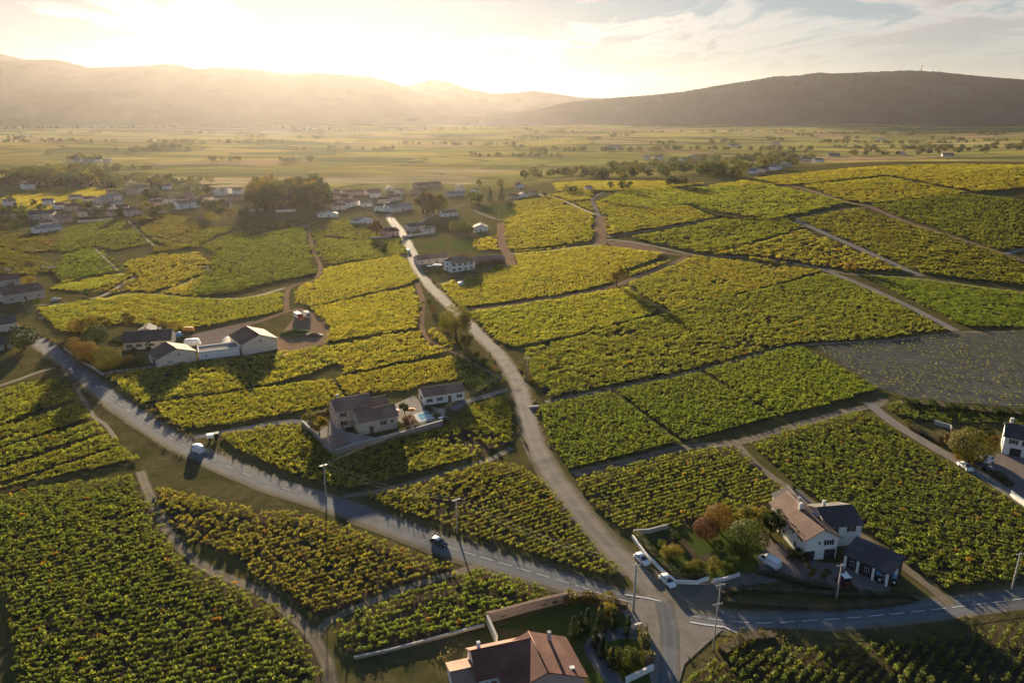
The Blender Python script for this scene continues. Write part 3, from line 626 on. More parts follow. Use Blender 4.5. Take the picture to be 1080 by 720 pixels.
('yellow vineyard band behind the left village',[(0,212),(18,203),(60,198),(90,198),(135,201),(120,210),(80,216),(50,222),(0,224)],((0,215),(100,204)),(.34,.23,.03),.2,.97),
]
# the kinds of vine: a gnarled foot and a bush of leaves
def leafcards(C,N,size,aspect=.8,r=rng):
    """quads centred at C with normals N"""
    n=len(C); N=N/np.linalg.norm(N,axis=1,keepdims=True)
    a=r.normal(size=(n,3)); a-=N*(a*N).sum(1,keepdims=True); a/=np.linalg.norm(a,axis=1,keepdims=True); b=np.cross(N,a)
    s=np.asarray(size).reshape(-1,1)*np.ones((n,1))*.5; b=b*aspect
    fold=N*s*.35
    V=np.stack([C-a*s-b*s*.6+fold*0,C+b*s*-.9+a*s*.3-fold,C+a*s+b*s*.4,C+b*s-a*s*.25-fold],1).reshape(-1,3)
    return V,np.arange(n*4).reshape(-1,4)
def vine_mesh(name,L,W,H,n,leaf,seed):
    r=np.random.default_rng(seed); C=[]; N=[]
    k=max(3,int(L*W*5)); lob=np.stack([r.uniform(-L/2,L/2,k)*.72,r.uniform(-W/2,W/2,k)*.65,r.uniform(.45,.72,k)*H],1); lr=r.uniform(.26,.42,k)*min(1.4,H)
    for i in range(n):
        j=r.integers(k); d=r.normal(size=3); d[2]=abs(d[2])*.9-.25; d/=np.linalg.norm(d)
        p=lob[j]+d*lr[j]*r.uniform(.55,1.1)*np.array([1.15,1.05,.95]); p[2]=max(.12,p[2]); C.append(p); N.append(d+r.normal(size=3)*.55+np.array([0,0,.25]))
    for s in range(max(1,int(k/2))):   # a few shoots standing up
        j=r.integers(k); p=lob[j]+np.array([r.normal()*.15,r.normal()*.15,lr[j]*.9+r.uniform(.05,.3)]); C+= [p,p-np.array([0.03,.02,.13])]; N+= [r.normal(size=3),r.normal(size=3)]
    V,Q=leafcards(np.array(C),np.array(N),r.uniform(.7,1.3,len(C))*leaf,r=r)
    # foot
    mb=MB(); mb.tube([(0,0,-.05),(.03,.02,.2),(-.02,.05,.42),(0,.03,.72*H)],[.05,.045,.035,.02],5)
    for a in (0,2.1,4.2): mb.tube([(-.02,.05,.38),(.2*math.cos(a),.2*math.sin(a)+.05,.55)],[.03,.015],4)
    Vf=np.array(mb.v); 
    m=bpy.data.meshes.new(name); m.from_pydata([tuple(x) for x in V]+mb.v,[],[tuple(q) for q in Q]+[tuple(i+len(V) for i in f) for f in mb.f])
    m.materials.append(M['leaf']); m.materials.append(M['bark'])
    m.polygons.foreach_set('material_index',[0]*len(Q)+[1]*len(mb.f)); m.update(); return m
VK={'near':[vine_mesh('grapevine',1.06,.78,1.02,100,.2,s) for s in range(8)],
    'mid':[vine_mesh('grapevine_row',2.6,1.0,1.1,110,.31,20+s) for s in range(6)],
    'far':[vine_mesh('grapevine_row',6.4,1.35,1.2,150,.5,40+s) for s in range(5)]}
LODP={'near':(1.02,1.5),'mid':(2.3,1.8),'far':(5.8,2.6)}
plots=[]
for label,poly,row,col,spread,cover in PLOTS:
    P=[px(u,v,1350) for u,v in poly]; P2=np.array([(p.x,p.y) for p in P])
    grow={'near':.3,'mid':1.,'far':2.2}['near' if np.linalg.norm(P2.mean(0))<265 else 'mid' if np.linalg.norm(P2.mean(0))<470 else 'far']
    nx_=np.roll(P2,-1,0)-P2; pv_=P2-np.roll(P2,1,0); nx_/=np.linalg.norm(nx_,axis=1,keepdims=True)+1e-9; pv_/=np.linalg.norm(pv_,axis=1,keepdims=True)+1e-9
    area=.5*np.sum(P2[:,0]*np.roll(P2[:,1],-1)-P2[:,1]*np.roll(P2[:,0],-1)); m_=nx_+pv_; m_/=np.linalg.norm(m_,axis=1,keepdims=True)+1e-9; o_=np.stack([m_[:,1],-m_[:,0]],1)*np.sign(area); P2=P2+o_*grow
    col=(col[0]*.9,col[1]*1.14,col[2]+.012)
    a,b=px(*row[0],1350),px(*row[1],1350); d=np.array([b.x-a.x,b.y-a.y]); d/=np.linalg.norm(d); nn=np.array([-d[1],d[0]])
    cen=P2.mean(0); dist=np.linalg.norm(cen)
    lod='near' if dist<265 else 'mid' if dist<470 else 'far'
    ds,dr=LODP[lod]; fac=1.
    if 'young sparse' in label: lod='near'; ds,dr=1.9,2.3; fac=.62
    if 'bottom right' in label: dr=1.65
    if 'striped' in label: dr=3.4
    S=(P2-cen)@d; Tt=(P2-cen)@nn
    s=np.arange(S.min(),S.max(),ds); t=np.arange(Tt.min(),Tt.max(),dr)
    s,t=np.meshgrid(s,t); s=s+rng.normal(size=s.shape)*ds*.06+(rng.random((s.shape[0],1)))*ds; t=t+rng.normal(size=t.shape)*dr*.05
    # rows are never quite straight
    t=t+.25*np.sin(s/23+cen[0])
    pts=cen+s.reshape(-1,1)*d+t.reshape(-1,1)*nn
    keep=pip(pts,P2)
    pts=pts[keep]
    for tc,tw in TR+[(np.array([(q.x,q.y) for q in lane_c]),5.),(np.array([(q.x,q.y) for q in main_c]),7.)]:
        lo=tc.min(0)-8; hi=tc.max(0)+8; near_=((pts>lo)&(pts<hi)).all(1)
        if not near_.any(): continue
        idx=np.nonzero(near_)[0]; dd=np.full(len(idx),1e9)
        for q in tc: dd=np.minimum(dd,np.hypot(pts[idx,0]-q[0],pts[idx,1]-q[1]))
        ok=np.ones(len(pts),bool); ok[idx]=dd>tw/2+(.8 if lod=='near' else 1.6); pts=pts[ok]
    u,v,zd=proj(pts[:,0],pts[:,1],terrain(pts[:,0],pts[:,1])); vis=(u>-45)&(u<1125)&(v<745); pts=pts[vis]
    gap=fbm(pts[:,0]/9,pts[:,1]/9,int(abs(cen[0]))%97,3)
    pk=cover-np.clip(gap-.55,0,1)*.9*(cover<.97); pts=pts[rng.random(len(pts))<pk]
    z=terrain(pts[:,0],pts[:,1]); n=len(pts)
    hue=fbm(pts[:,0]/26,pts[:,1]/26,int(abs(cen[1]))%89,4)
    f=np.clip(.5+.42*hue+rng.normal(size=n)*.22,0,1)*spread; base=np.array(col)
    warm=base*np.array([1.75,1.2,1.05]); cool=base*np.array([.62,.85,.9])
    tint=base*(1-spread*.5)+np.where((f>spread/2)[:,None],warm,cool)*spread*.5
    tint=tint*rng.uniform(.8,1.2,(n,1))
    if lod=='mid': tint=(tint*.86+tint.mean(1,keepdims=True)*.14)*np.array([1.1,1.12,1.0])  # mid plots: tint lifted and greyed, painting in the bright hazy flare veil
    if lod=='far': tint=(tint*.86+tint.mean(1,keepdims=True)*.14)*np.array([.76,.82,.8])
    if cover<.97:
        rust=rng.random(n)<.010*spread*2; tint[rust]=tint[rust]*.4+np.array([.17,.07,.012])
    sc=rng.uniform(.78,1.18,n)*fac*np.clip(1+.14*fbm(pts[:,0]/14,pts[:,1]/14,5,3),.6,1.3)
    rot=math.atan2(d[1],d[0])+rng.choice([0,math.pi],n)+rng.normal(size=n)*(.45 if lod=='near' else .06)
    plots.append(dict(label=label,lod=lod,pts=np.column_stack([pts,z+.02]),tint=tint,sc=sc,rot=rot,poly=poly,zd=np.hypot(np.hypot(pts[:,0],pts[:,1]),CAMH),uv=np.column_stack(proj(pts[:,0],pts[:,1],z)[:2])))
    sheet('vineyard_soil',poly,M['soil_grey'] if 'young sparse' in label else M['soil'],.028,1350)
# the vines that show largest are plants of their own
allz=np.concatenate([np.where((p['uv'][:,0]>2)&(p['uv'][:,0]<1078)&(p['uv'][:,1]<716),p['zd'],9e9) for p in plots]); cut=np.sort(allz)[NEAR_VINES]
KC={}
for k in ('near','mid','far'):
    c=bpy.data.collections.new(k+'_vine_kinds'); ROOT.children.link(c); KC[k]=c
first={}
for p in plots:
    inn=(p['zd']<cut)&(p['uv'][:,0]>2)&(p['uv'][:,0]<1078)&(p['uv'][:,1]<716)
    for i in np.nonzero(inn)[0]:
        k=int(rng.integers(8)); o=bpy.data.objects.new('grapevine',VK['near'][k]); o.location=p['pts'][i]; o.rotation_euler=(0,0,p['rot'][i]); o.scale=[p['sc'][i]]*3
        o['tint']=[float(x) for x in p['tint'][i]]+[1.]
        right='bottom right' in p['label']
        tag(o,'low leafy grapevine in the nearest rows of the bottom right corner' if right else 'low bushy grapevine among the nearest rows along the bottom edge','grapevine','grapevines nearest the camera, bottom right' if right else 'grapevines nearest the camera, bottom edge')
        if k not in first: first[k]=o; KC['near'].objects.link(o)
        else: ROOT.objects.link(o)
    for key in ('pts','tint','sc','rot'): p[key]=p[key][~inn]
def gn_tree(kind,n):
    t=bpy.data.node_groups.new('plant_'+kind,'GeometryNodeTree')
    t.interface.new_socket('Geometry',in_out='INPUT',socket_type='NodeSocketGeometry'); t.interface.new_socket('Geometry',in_out='OUTPUT',socket_type='NodeSocketGeometry')
    N=lambda x:t.nodes.new(x); i=N('NodeGroupInput'); o=N('NodeGroupOutput'); iop=N('GeometryNodeInstanceOnPoints'); ci=N('GeometryNodeCollectionInfo')
    ci.inputs['Collection'].default_value=KC[kind]; ci.inputs['Separate Children'].default_value=True; ci.inputs['Reset Children'].default_value=True; ci.transform_space='ORIGINAL'
    def na(nm,ty):
        x=N('GeometryNodeInputNamedAttribute'); x.data_type=ty; x.inputs['Name'].default_value=nm; return [s for s in x.outputs if s.enabled and s.name=='Attribute'][0]
    iop.inputs['Pick Instance'].default_value=True
    t.links.new(i.outputs[0],iop.inputs['Points']); t.links.new(ci.outputs[0],iop.inputs['Instance'])
    t.links.new(na('pick','INT'),iop.inputs['Instance Index'])
    cx=N('ShaderNodeCombineXYZ'); t.links.new(na('rot','FLOAT'),cx.inputs[2]); er=N('FunctionNodeEulerToRotation'); t.links.new(cx.outputs[0],er.inputs[0]); t.links.new(er.outputs[0],iop.inputs['Rotation'])
    t.links.new(na('sc','FLOAT'),iop.inputs['Scale']); t.links.new(iop.outputs[0],o.inputs[0]); return t
# one plant of each far kind stands in its plot as a row of its own
for k in ('mid','far'):
    q=[p for p in plots if p['lod']==k][0]
    for j,me in enumerate(VK[k]):
        o=bpy.data.objects.new('grapevine_row',me); i=int(len(q['pts'])*.97)-j*7; o.location=q['pts'][i]; o.rotation_euler=(0,0,q['rot'][i]); o['tint']=[float(x) for x in q['tint'][i]]+[1.]
        where='strip just below the two gabled farm buildings' if k=='mid' else 'olive plot left of the lane below the hamlet'
        tag(o,('short length of vine row in the narrow yellow strip below the gabled farm buildings' if k=='mid' else 'short length of vine row in the olive plot left of the lane'),'vine row','vine rows of the '+k+' plots'); KC[k].objects.link(o)
GN={k:gn_tree(k,len(VK[k])) for k in KC}
for p in plots:
    n=len(p['pts'])
    if n==0: continue
    m=bpy.data.meshes.new('vineyard_plot'); m.vertices.add(n); m.vertices.foreach_set('co',p['pts'].astype(np.float32).ravel())
    for nm,ty,val in (('rot','FLOAT',p['rot']),('sc','FLOAT',p['sc'])):
        m.attributes.new(nm,ty,'POINT').data.foreach_set('value',val.astype(np.float32))
    m.attributes.new('pick','INT','POINT').data.foreach_set('value',rng.integers(0,len(VK[p['lod']]),n).astype(np.int32))
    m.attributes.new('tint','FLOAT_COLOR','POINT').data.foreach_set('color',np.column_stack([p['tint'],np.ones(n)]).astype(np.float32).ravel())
    o=link(bpy.data.objects.new('vineyard_plot',m)); tag(o,p['label'],'vineyard',kind='stuff')
    o.modifiers.new('vines','NODES').node_group=GN[p['lod']]
print('vines',sum(len(p['pts']) for p in plots),{k:sum(len(p['pts']) for p in plots if p['lod']==k) for k in KC})
# ------------------------------------------------------------------ trees, hedges
for k,c,w,wf in (('green',(.050,.075,.018),(.16,.14,.03),.3),('dark',(.026,.042,.014),(.08,.08,.02),.25),('olive',(.085,.09,.022),(.2,.15,.03),.35),('yellow',(.14,.125,.026),(.22,.15,.03),.45),('orange',(.125,.085,.026),(.2,.13,.035),.5),('red',(.06,.03,.02),(.10,.055,.03),.4),('conifer',(.014,.028,.013),(.03,.045,.016),.3),('weed',(.10,.088,.05),(.15,.125,.07),.5)):
    M['leaf_'+k]=mat_leaf('foliage_'+k,c,warm=w,wf=wf,trans=.3,tm=(1.6,1.6,.8))
def crown_mesh(name,kind,n,leaf,seed,mat):
    """crown of a tree one unit tall"""
    r=np.random.default_rng(seed); C=[];N=[]
    if kind=='round': cz,rx,rz,k=.60,.40,.38,20
    elif kind=='wide': cz,rx,rz,k=.58,.52,.38,26
    elif kind=='tall': cz,rx,rz,k=.56,.15,.43,22
    elif kind=='bush': cz,rx,rz,k=.47,.55,.50,16
    elif kind=='cone': cz,rx,rz,k=.52,.2,.47,28
    elif kind=='ball': cz,rx,rz,k=.53,.50,.46,60
    elif kind=='loose': cz,rx,rz,k=.60,.34,.38,13
    L=[]
    while len(L)<k:
        d=r.normal(size=3); d/=np.linalg.norm(d); f=r.uniform(.45,.9)**.8
        if kind=='cone':
            h=r.uniform(-.95,.98); ww=(1-(h+1)/2)*1.0+.07; a=r.uniform(0,6.28); L.append((np.array([math.cos(a)*rx*ww*.75,math.sin(a)*rx*ww*.75,cz+rz*h]),.055+.07*ww))
        else:
            if kind=='ball': f=r.uniform(.74,.84)
            zz=max(d[2],-.72)*f; L.append((np.array([d[0]*rx*f,d[1]*rx*f,cz+rz*zz]),r.uniform(.22,.42)*rx*(.62 if kind=='ball' else 1.25 if kind!='loose' else 1.)))
    if kind=='ball':
        for i in range(n):
            d=r.normal(size=3); d/=np.linalg.norm(d); d[2]=max(d[2],-.8); bump=1+.05*math.sin(d[0]*7+seed)*math.sin(d[1]*6)+.04*math.sin(d[2]*9+d[0]*5)
            C.append(np.array([0,0,cz])+d*np.array([rx,rx,rz])*bump*r.uniform(.8,1.03)); N.append(d+r.normal(size=3)*.35)
        n0=n; n=0
    for i in range(n):
        c,rad=L[r.integers(k)]; d=r.normal(size=3); d/=np.linalg.norm(d)
        p=c+d*rad*r.uniform(.5,1.12)**.7*np.array([1,1,.85]); p[2]=max(p[2],.03)
        C.append(p); N.append(d+r.normal(size=3)*.5)
    V,Q=leafcards(np.array(C),np.array(N),r.uniform(.65,1.35,len(C))*leaf,r=r)
    return np_mesh(name,V,Q,mat)
def trunk_mesh(name,kind,seed):
    r=random.Random(seed); mb=MB(); t={'round':.035,'wide':.042,'tall':.022,'bush':.02,'cone':.022,'loose':.022,'ball':.035}[kind]
    top={'cone':.92,'tall':.9,'bush':.4}.get(kind,.55)
    mb.tube([(0,0,-.03),(r.uniform(-.01,.01),0,.12),(r.uniform(-.02,.02),r.uniform(-.02,.02),top*.6),(r.uniform(-.02,.02),0,top)],[t*1.3,t,t*.75,t*.3],7)
    for i in range(6 if kind not in('cone','bush') else 3):
        a=i*2.4+r.uniform(-.4,.4); z0=top*r.uniform(.4,.75); ln=.26 if kind in('round','wide','loose') else .1
        mb.tube([(0,0,z0),(math.cos(a)*ln*.5,math.sin(a)*ln*.5,z0+.1),(math.cos(a)*ln,math.sin(a)*ln,z0+.22)],[t*.5,t*.35,t*.12],5)
    return mb.mesh(name,M['bark'])
_T={}
def tree_parts(kind,col,lod,var):
    key=(kind,col,lod,var)
    if key not in _T:
        n,leaf={'near':(3400,.042),'mid':(1300,.07),'far':(420,.115)}[lod]
        if kind in('tall','cone'): leaf*=.62
        if kind=='loose': n=int(n*.45)
        if kind=='ball': n=int(n*1.6); leaf*=.8
        sd=hash((kind,var))%1000 if False else (sum(map(ord,kind))*7+var*31)%1000
        _T[key]=(crown_mesh('crown',kind,n,leaf,sd,M['leaf_'+col]),trunk_mesh('trunk',kind,sd))
    return _T[key]
NAMES={'bush':'shrub','cone':'conifer_tree','tall':'poplar_tree'}
trnd=random.Random(5)
def tree(kind,col,u,v,hpx,label,group=None,name=None,cat=None,p=None,h=None,maxd=6000):
    p=p or px(u,v,maxd); s=scale_at(p); d=(p-Vector(CAM)).length
    dep=math.atan2(CAMH-p.z,math.hypot(p.x,p.y)); h=h or hpx/s/max(.5,math.cos(dep))
    lod='near' if d<330 else 'mid' if d<800 else 'far'
    cm,tm=tree_parts(kind,col,lod,trnd.randrange(3 if lod!='near' else 4))
    o=empty(name or NAMES.get(kind,'broadleaf_tree'),p,trnd.uniform(0,6.28)); w=trnd.uniform(.88,1.14); o.scale=(h*w,h*w,h)
    link(bpy.data.objects.new('trunk',tm),o); link(bpy.data.objects.new('crown',cm),o)
    tag(o,label,cat or ('shrub' if kind=='bush' else 'tree'),group); return o
def grove(kinds,cols,poly,n,h0,h1,label,group,maxd=6000,seed=1):
    """n separate trees inside a patch of ground"""
    r=random.Random(seed); P=[px(u,v,maxd) for u,v in poly]; P2=np.array([(p.x,p.y) for p in P]); lo,hi=P2.min(0),P2.max(0); k=0; placed=[]
    for _ in range(n*60):
        if k>=n: break
        q=np.array([r.uniform(lo[0],hi[0]),r.uniform(lo[1],hi[1])])
        if not pip(q[None],P2)[0]: continue
        if any(np.hypot(*(q-w))<h0*.33 for w in placed): continue
        placed.append(q); k+=1
        tree(r.choice(kinds),r.choice(cols),0,0,0,label,group,p=Vector((q[0],q[1],tz(*q))),h=r.uniform(h0,h1))
FAR={}
def far_grove(kinds,cols,poly,n,h0,h1,seed,maxd=8500):
    r=random.Random(seed); P=[px(u,v,maxd) for u,v in poly]; P2=np.array([(p.x,p.y) for p in P]); lo,hi=P2.min(0),P2.max(0); k=0
    for _ in range(n*60):
        if k>=n: break
        q=np.array([r.uniform(lo[0],hi[0]),r.uniform(lo[1],hi[1])])
        if not pip(q[None],P2)[0]: continue
        k+=1; col=r.choice(cols); cm,_t=tree_parts(r.choice(kinds),col,'far',r.randrange(3)); nv=len(cm.vertices); co=np.empty(nv*3,np.float32); cm.vertices.foreach_get('co',co); co=co.reshape(-1,3)
        h=r.uniform(h0,h1); a=r.uniform(0,6.28); w=h*r.uniform(.9,1.25); x=co[:,0]*math.cos(a)-co[:,1]*math.sin(a); y=co[:,0]*math.sin(a)+co[:,1]*math.cos(a)
        FAR.setdefault(col,[]).append(np.column_stack([x*w+q[0],y*w+q[1],co[:,2]*h+tz(*q)-.06*h]))
def far_trees_done():
    V=[];mi=[];ms=[]
    for i,(col,L) in enumerate(FAR.items()):
        A=np.concatenate(L); V.append(A); mi+= [i]*(len(A)//4); ms.append(M['leaf_'+col])
    V=np.concatenate(V); m=np_mesh('far_trees',V,np.arange(len(V)).reshape(-1,4),None)
    for x in ms: m.materials.append(x)
    m.polygons.foreach_set('material_index',np.array(mi,np.int32)); o=link(bpy.data.objects.new('far_trees',m)); tag(o,'far off trees and copses scattered over the hazy plain and the valley hamlet','trees',kind='stuff')
def hedge(pxs,w,h,col,label,n=None,leaf=.22,name='hedge',cat='hedge',maxd=1500,wob=.12):
    P=spline([Vector((*px(u,v,maxd).xy,0)) for u,v in pxs],1.); r=np.random.default_rng(int(pxs[0][0]*7+pxs[0][1])); C=[];N=[]
    L=sum((P[i+1]-P[i]).length for i in range(len(P)-1)); n=n or int(L*(w+2*h)*22)
    for _ in range(n):
        i=r.integers(len(P)-1); t=r.random(); q=P[i].lerp(P[i+1],t); d=(P[i+1]-P[i]).normalized(); nn=Vector((-d.y,d.x,0))
        a=r.uniform(0,w+2*h); lump=1+wob*math.sin(q.x*1.9+q.y*1.3)+wob*math.sin(q.x*.7-q.y*.9+2)
        if a<h: off,z,nv=-w/2,a,-nn
        elif a<h+w: off,z,nv=a-h-w/2,h,Vector((0,0,1))
        else: off,z,nv=w/2,a-h-w,nn
        z=z*lump; off=off*lump; q=q+nn*off; C.append((q.x+r.normal()*.06,q.y+r.normal()*.06,tz(q.x,q.y)+max(.05,z+r.normal()*.07))); N.append(np.array(nv)+r.normal(size=3)*.45)
    o=np.array([P[0].x,P[0].y,tz(P[0].x,P[0].y)]); V,Q=leafcards(np.array(C)-o,np.array(N),r.uniform(.7,1.3,n)*leaf,r=r)
    ob=link(bpy.data.objects.new(name,np_mesh(name,V,Q,M['leaf_'+col]))); ob.location=o
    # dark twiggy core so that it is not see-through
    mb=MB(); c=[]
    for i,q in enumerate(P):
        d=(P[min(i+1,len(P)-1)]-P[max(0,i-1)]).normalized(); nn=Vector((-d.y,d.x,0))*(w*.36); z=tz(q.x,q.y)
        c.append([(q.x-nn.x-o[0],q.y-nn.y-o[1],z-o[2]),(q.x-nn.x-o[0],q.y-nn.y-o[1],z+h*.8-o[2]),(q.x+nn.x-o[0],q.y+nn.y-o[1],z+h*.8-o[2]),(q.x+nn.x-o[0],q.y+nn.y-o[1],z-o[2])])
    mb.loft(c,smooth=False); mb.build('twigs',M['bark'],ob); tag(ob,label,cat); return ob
def weeds(pxs,width,dens,label,h=.8,world=None,col='weed',side=0.):
    """tall dry grass on a verge: nobody could count it"""
    P=world or spline([Vector((*px(u,v).xy,0)) for u,v in pxs],2.); r=np.random.default_rng(len(P)*3+int(abs(side)*10)+int(width*100)); C=[];N=[];S=[]
    L=sum((P[i+1]-P[i]).length for i in range(len(P)-1))
    for _ in range(int(L*dens)):
        i=r.integers(len(P)-1); q=P[i].lerp(P[i+1],r.random()); d=(P[i+1]-P[i]).normalized(); nn=Vector((-d.y,d.x,0)); q=q+nn*(side+r.uniform(-.5,.5)*width)
        k=.45+.55*max(0,math.sin(q.x*.31+q.y*.23)+math.sin(q.x*.77-q.y*.5))
        for _ in range(3):
            C.append((q.x+r.normal()*.12,q.y+r.normal()*.12,tz(q.x,q.y)+h*k*r.uniform(.15,.75))); a=r.uniform(0,6.28); N.append((math.cos(a),math.sin(a),.15)); S.append(h*k*r.uniform(.5,1.))
    V,Q=leafcards(np.array(C),np.array(N),np.array(S),.35,r=r)
    o=link(bpy.data.objects.new('verge_grass',np_mesh('verge_grass',V,Q,M['leaf_'+col]))); tag(o,label,'grass',kind='stuff')

# ------------------------------------------------------------------ houses
def roof_mesh(x0,x1,y0,y1,eave,ridge,axis,o=.4,g=.3,th=.2,hip=0.,mono=False):
    """closed roof with thickness; UVs run along the eaves and up the slope"""
    sw=(axis=='y')
    if sw: x0,x1,y0,y1=y0,y1,x0,x1
    yc=(y0+y1)/2 if not mono else y1; half=yc-y0; sl=(ridge-eave)/half
    ze=eave-sl*o+th; zr=ridge+th; xa,xb=x0-g,x1+g
    if mono:
        ring=[(y0-o,ze),(y1+.1,zr+sl*.1),(y1+.1,zr+sl*.1-th),(y0-o,ze-th)]
        segs=[(0,1)]
    else:
        ring=[(y0-o,ze),(yc,zr),(y1+o,ze),(y1+o,ze-th),(yc,zr-th*1.15),(y0-o,ze-th)]
        segs=[(0,1),(1,2)]
    n=len(ring); vs=[]
    for k,x in enumerate((xa,xb)):
        for j,(y,z) in enumerate(ring):
            xx=x
            if hip and not mono and j in (1,4): xx=x+(hip if k==0 else -hip)
            vs.append((xx,y,z))
    fs=[]
    for j in range(n): fs.append((j,(j+1)%n,n+(j+1)%n,n+j))
    if mono: fs+=[(3,2,1,0),(4,5,6,7)]
    else: fs+=[(5,4,1,0),(4,3,2,1),(6,7,10,11),(7,8,9,10)]
    if sw: vs=[(y,x,z) for x,y,z in vs]; fs=[f[::-1] for f in fs]
    m=bpy.data.meshes.new('roof'); m.from_pydata(vs,[],fs); ul=m.uv_layers.new(name='UVMap')
    for p in m.polygons:
        nv=p.normal; hd=Vector((0,0,1)).cross(nv)
        if hd.length<.01: hd=Vector((1,0,0))
        hd.normalize(); ud=nv.cross(hd)
        for li in p.loop_indices:
            c=m.vertices[m.loops[li].vertex_index].co; ul.data[li].uv=(c.dot(hd),c.dot(ud))
    bm=bmesh.new(); bm.from_mesh(m); bmesh.ops.recalc_face_normals(bm,faces=bm.faces[:]); bm.to_mesh(m); bm.free()
    return m
class House:
    def __init__(s,name,A,B,label,cat='house',group=None,maxd=3000,rz=None,at=None):
        if at is not None:
            s.root=empty(name,at,rz); s.W=0
        else:
            a,b=px(*A,maxd),px(*B,maxd); s.W=(b-a).xy.length; c=a; c.z=min(a.z,b.z)
            s.root=empty(name,c,math.atan2(b.y-a.y,b.x-a.x))
        tag(s.root,label,cat,group); s.blocks=[]
    def block(s,x0,x1,y0,y1,eave,ridge,axis,wall,roof,o=.4,g=.3,hip=0.,mono=False,flat=False,openfront=False):
        mb=MB(); z0=-.4
        if openfront:   # back and side walls only
            mb.box(x0,x1,y1-.3,y1,z0,eave-.03); mb.box(x0,x0+.3,y0,y1-.3,z0,eave-.03); mb.box(x1-.3,x1,y0,y1-.3,z0,eave-.03)
        elif flat or hip: mb.box(x0,x1,y0,y1,z0,eave+(.0 if not flat else .0))
        elif mono: mb.add([(x0,y0,z0),(x1,y0,z0),(x1,y1,z0),(x0,y1,z0),(x0,y0,eave),(x1,y0,eave),(x1,y1,ridge),(x0,y1,ridge)],[(3,2,1,0),(0,1,5,4),(1,2,6,5),(2,3,7,6),(3,0,4,7),(4,5,6,7)])
        elif axis=='x':
            yc=(y0+y1)/2; mb.add([(x,y,z) for x in (x0,x1) for y,z in ((y0,z0),(y1,z0),(y1,eave),(yc,ridge),(y0,eave))],[(4,3,2,1,0),(5,6,7,8,9),(0,1,6,5),(1,2,7,6),(2,3,8,7),(3,4,9,8),(4,0,5,9)])
        else:
            xc=(x0+x1)/2; mb.add([(x,y,z) for y in (y0,y1) for x,z in ((x0,z0),(x1,z0),(x1,eave),(xc,ridge),(x0,eave))],[(0,1,2,3,4),(9,8,7,6,5),(5,6,1,0),(6,7,2,1),(7,8,3,2),(8,9,4,3),(9,5,0,4)])
        w=mb.build('wall',M[wall],s.root)
        if flat:
            q=MB(); t=.25
            q.box(x0-.05,x1+.05,y0-.05,y1+.05,eave+.004,eave+.2); r=q.build('roof',M[roof],s.root)
            q=MB(); q.box(x0-.1,x1+.1,y0-.1,y0+t,eave+.204,eave+.6); q.box(x0-.1,x0+t,y0+t,y1-t,eave+.204,eave+.6); q.box(x1-t,x1+.1,y0+t,y1-t,eave+.204,eave+.6); q.box(x0-.1,x1+.1,y1-t,y1+.1,eave+.204,eave+.6); q.build('parapet',M[wall],s.root)
        else:
            mm=roof_mesh(x0,x1,y0,y1,eave,ridge,axis,o,g,hip=hip,mono=mono); mm.materials.append(M[roof]); r=link(bpy.data.objects.new('roof',mm),s.root)
            if not mono:
                q=MB(); 
                if axis=='x': q.tube([(x0-g+hip,(y0+y1)/2,ridge+.21),(x1+g-hip,(y0+y1)/2,ridge+.21)],.11,6)
                else: q.tube([((x0+x1)/2,y0-g+hip,ridge+.21),((x0+x1)/2,y1+g-hip,ridge+.21)],.11,6)
                q.build('ridge_tiles',M[roof],r)
            if openfront:
                n=max(2,int((x1-x0)/4)); 
                for i in range(n+1):
                    xx=x0+.15+(x1-x0-.3)*i/n; q=MB(); q.bbox(xx-.13,xx+.13,y0,y0+.26,-.3,eave-.02); q.build('post',M['wood'],s.root)
        b=dict(x0=x0,x1=x1,y0=y0,y1=y1,roof=r,ridge=ridge,eave=eave); s.blocks.append(b); return b
    def _fr(s,b,face,a,w,z0,z1,d0,d1):
        if face=='front': return (a-w/2,a+w/2,b['y0']-d1,b['y0']-d0,z0,z1)
        if face=='back': return (a-w/2,a+w/2,b['y1']+d0,b['y1']+d1,z0,z1)
        if face=='left': return (b['x0']-d1,b['x0']-d0,a-w/2,a+w/2,z0,z1)
        return (b['x1']+d0,b['x1']+d1,a-w/2,a+w/2,z0,z1)
    def win(s,b,face,a,z,w=.9,h=1.2,shut=None):
        o=MB().box(*s._fr(b,face,a,w,z,z+h,-.02,.05)).build('window',M['frame'],s.root)
        mb=MB()
        for k in (-1,1): mb.box(*s._fr(b,face,a+k*w*.235,w*.40,z+.08,z+h-.08,.04,.062))
        mb.build('pane',M['glass'],o)
        if shut:
            for k in (-1,1): MB().box(*s._fr(b,face,a+k*(w*.5+.26),.46,z-.03,z+h+.03,.0,.07)).build('shutter',M[shut],s.root)
    def door(s,b,face,a,w=1.,h=2.1,mat='wood',name='door'):
        o=MB().box(*s._fr(b,face,a,w,0,h,-.02,.06)).build(name,M[mat],s.root)
        MB().box(*s._fr(b,face,a+w*.36,.06,1.,1.15,.06,.12)).build('handle',M['metal'],o)
    def chimney(s,b,x,y,z0,z1,mat='render_grey',w=.6):
        o=MB().box(x-w/2,x+w/2,y-w/2,y+w/2,z0,z1).build('chimney',M[mat],b['roof'])
        return o
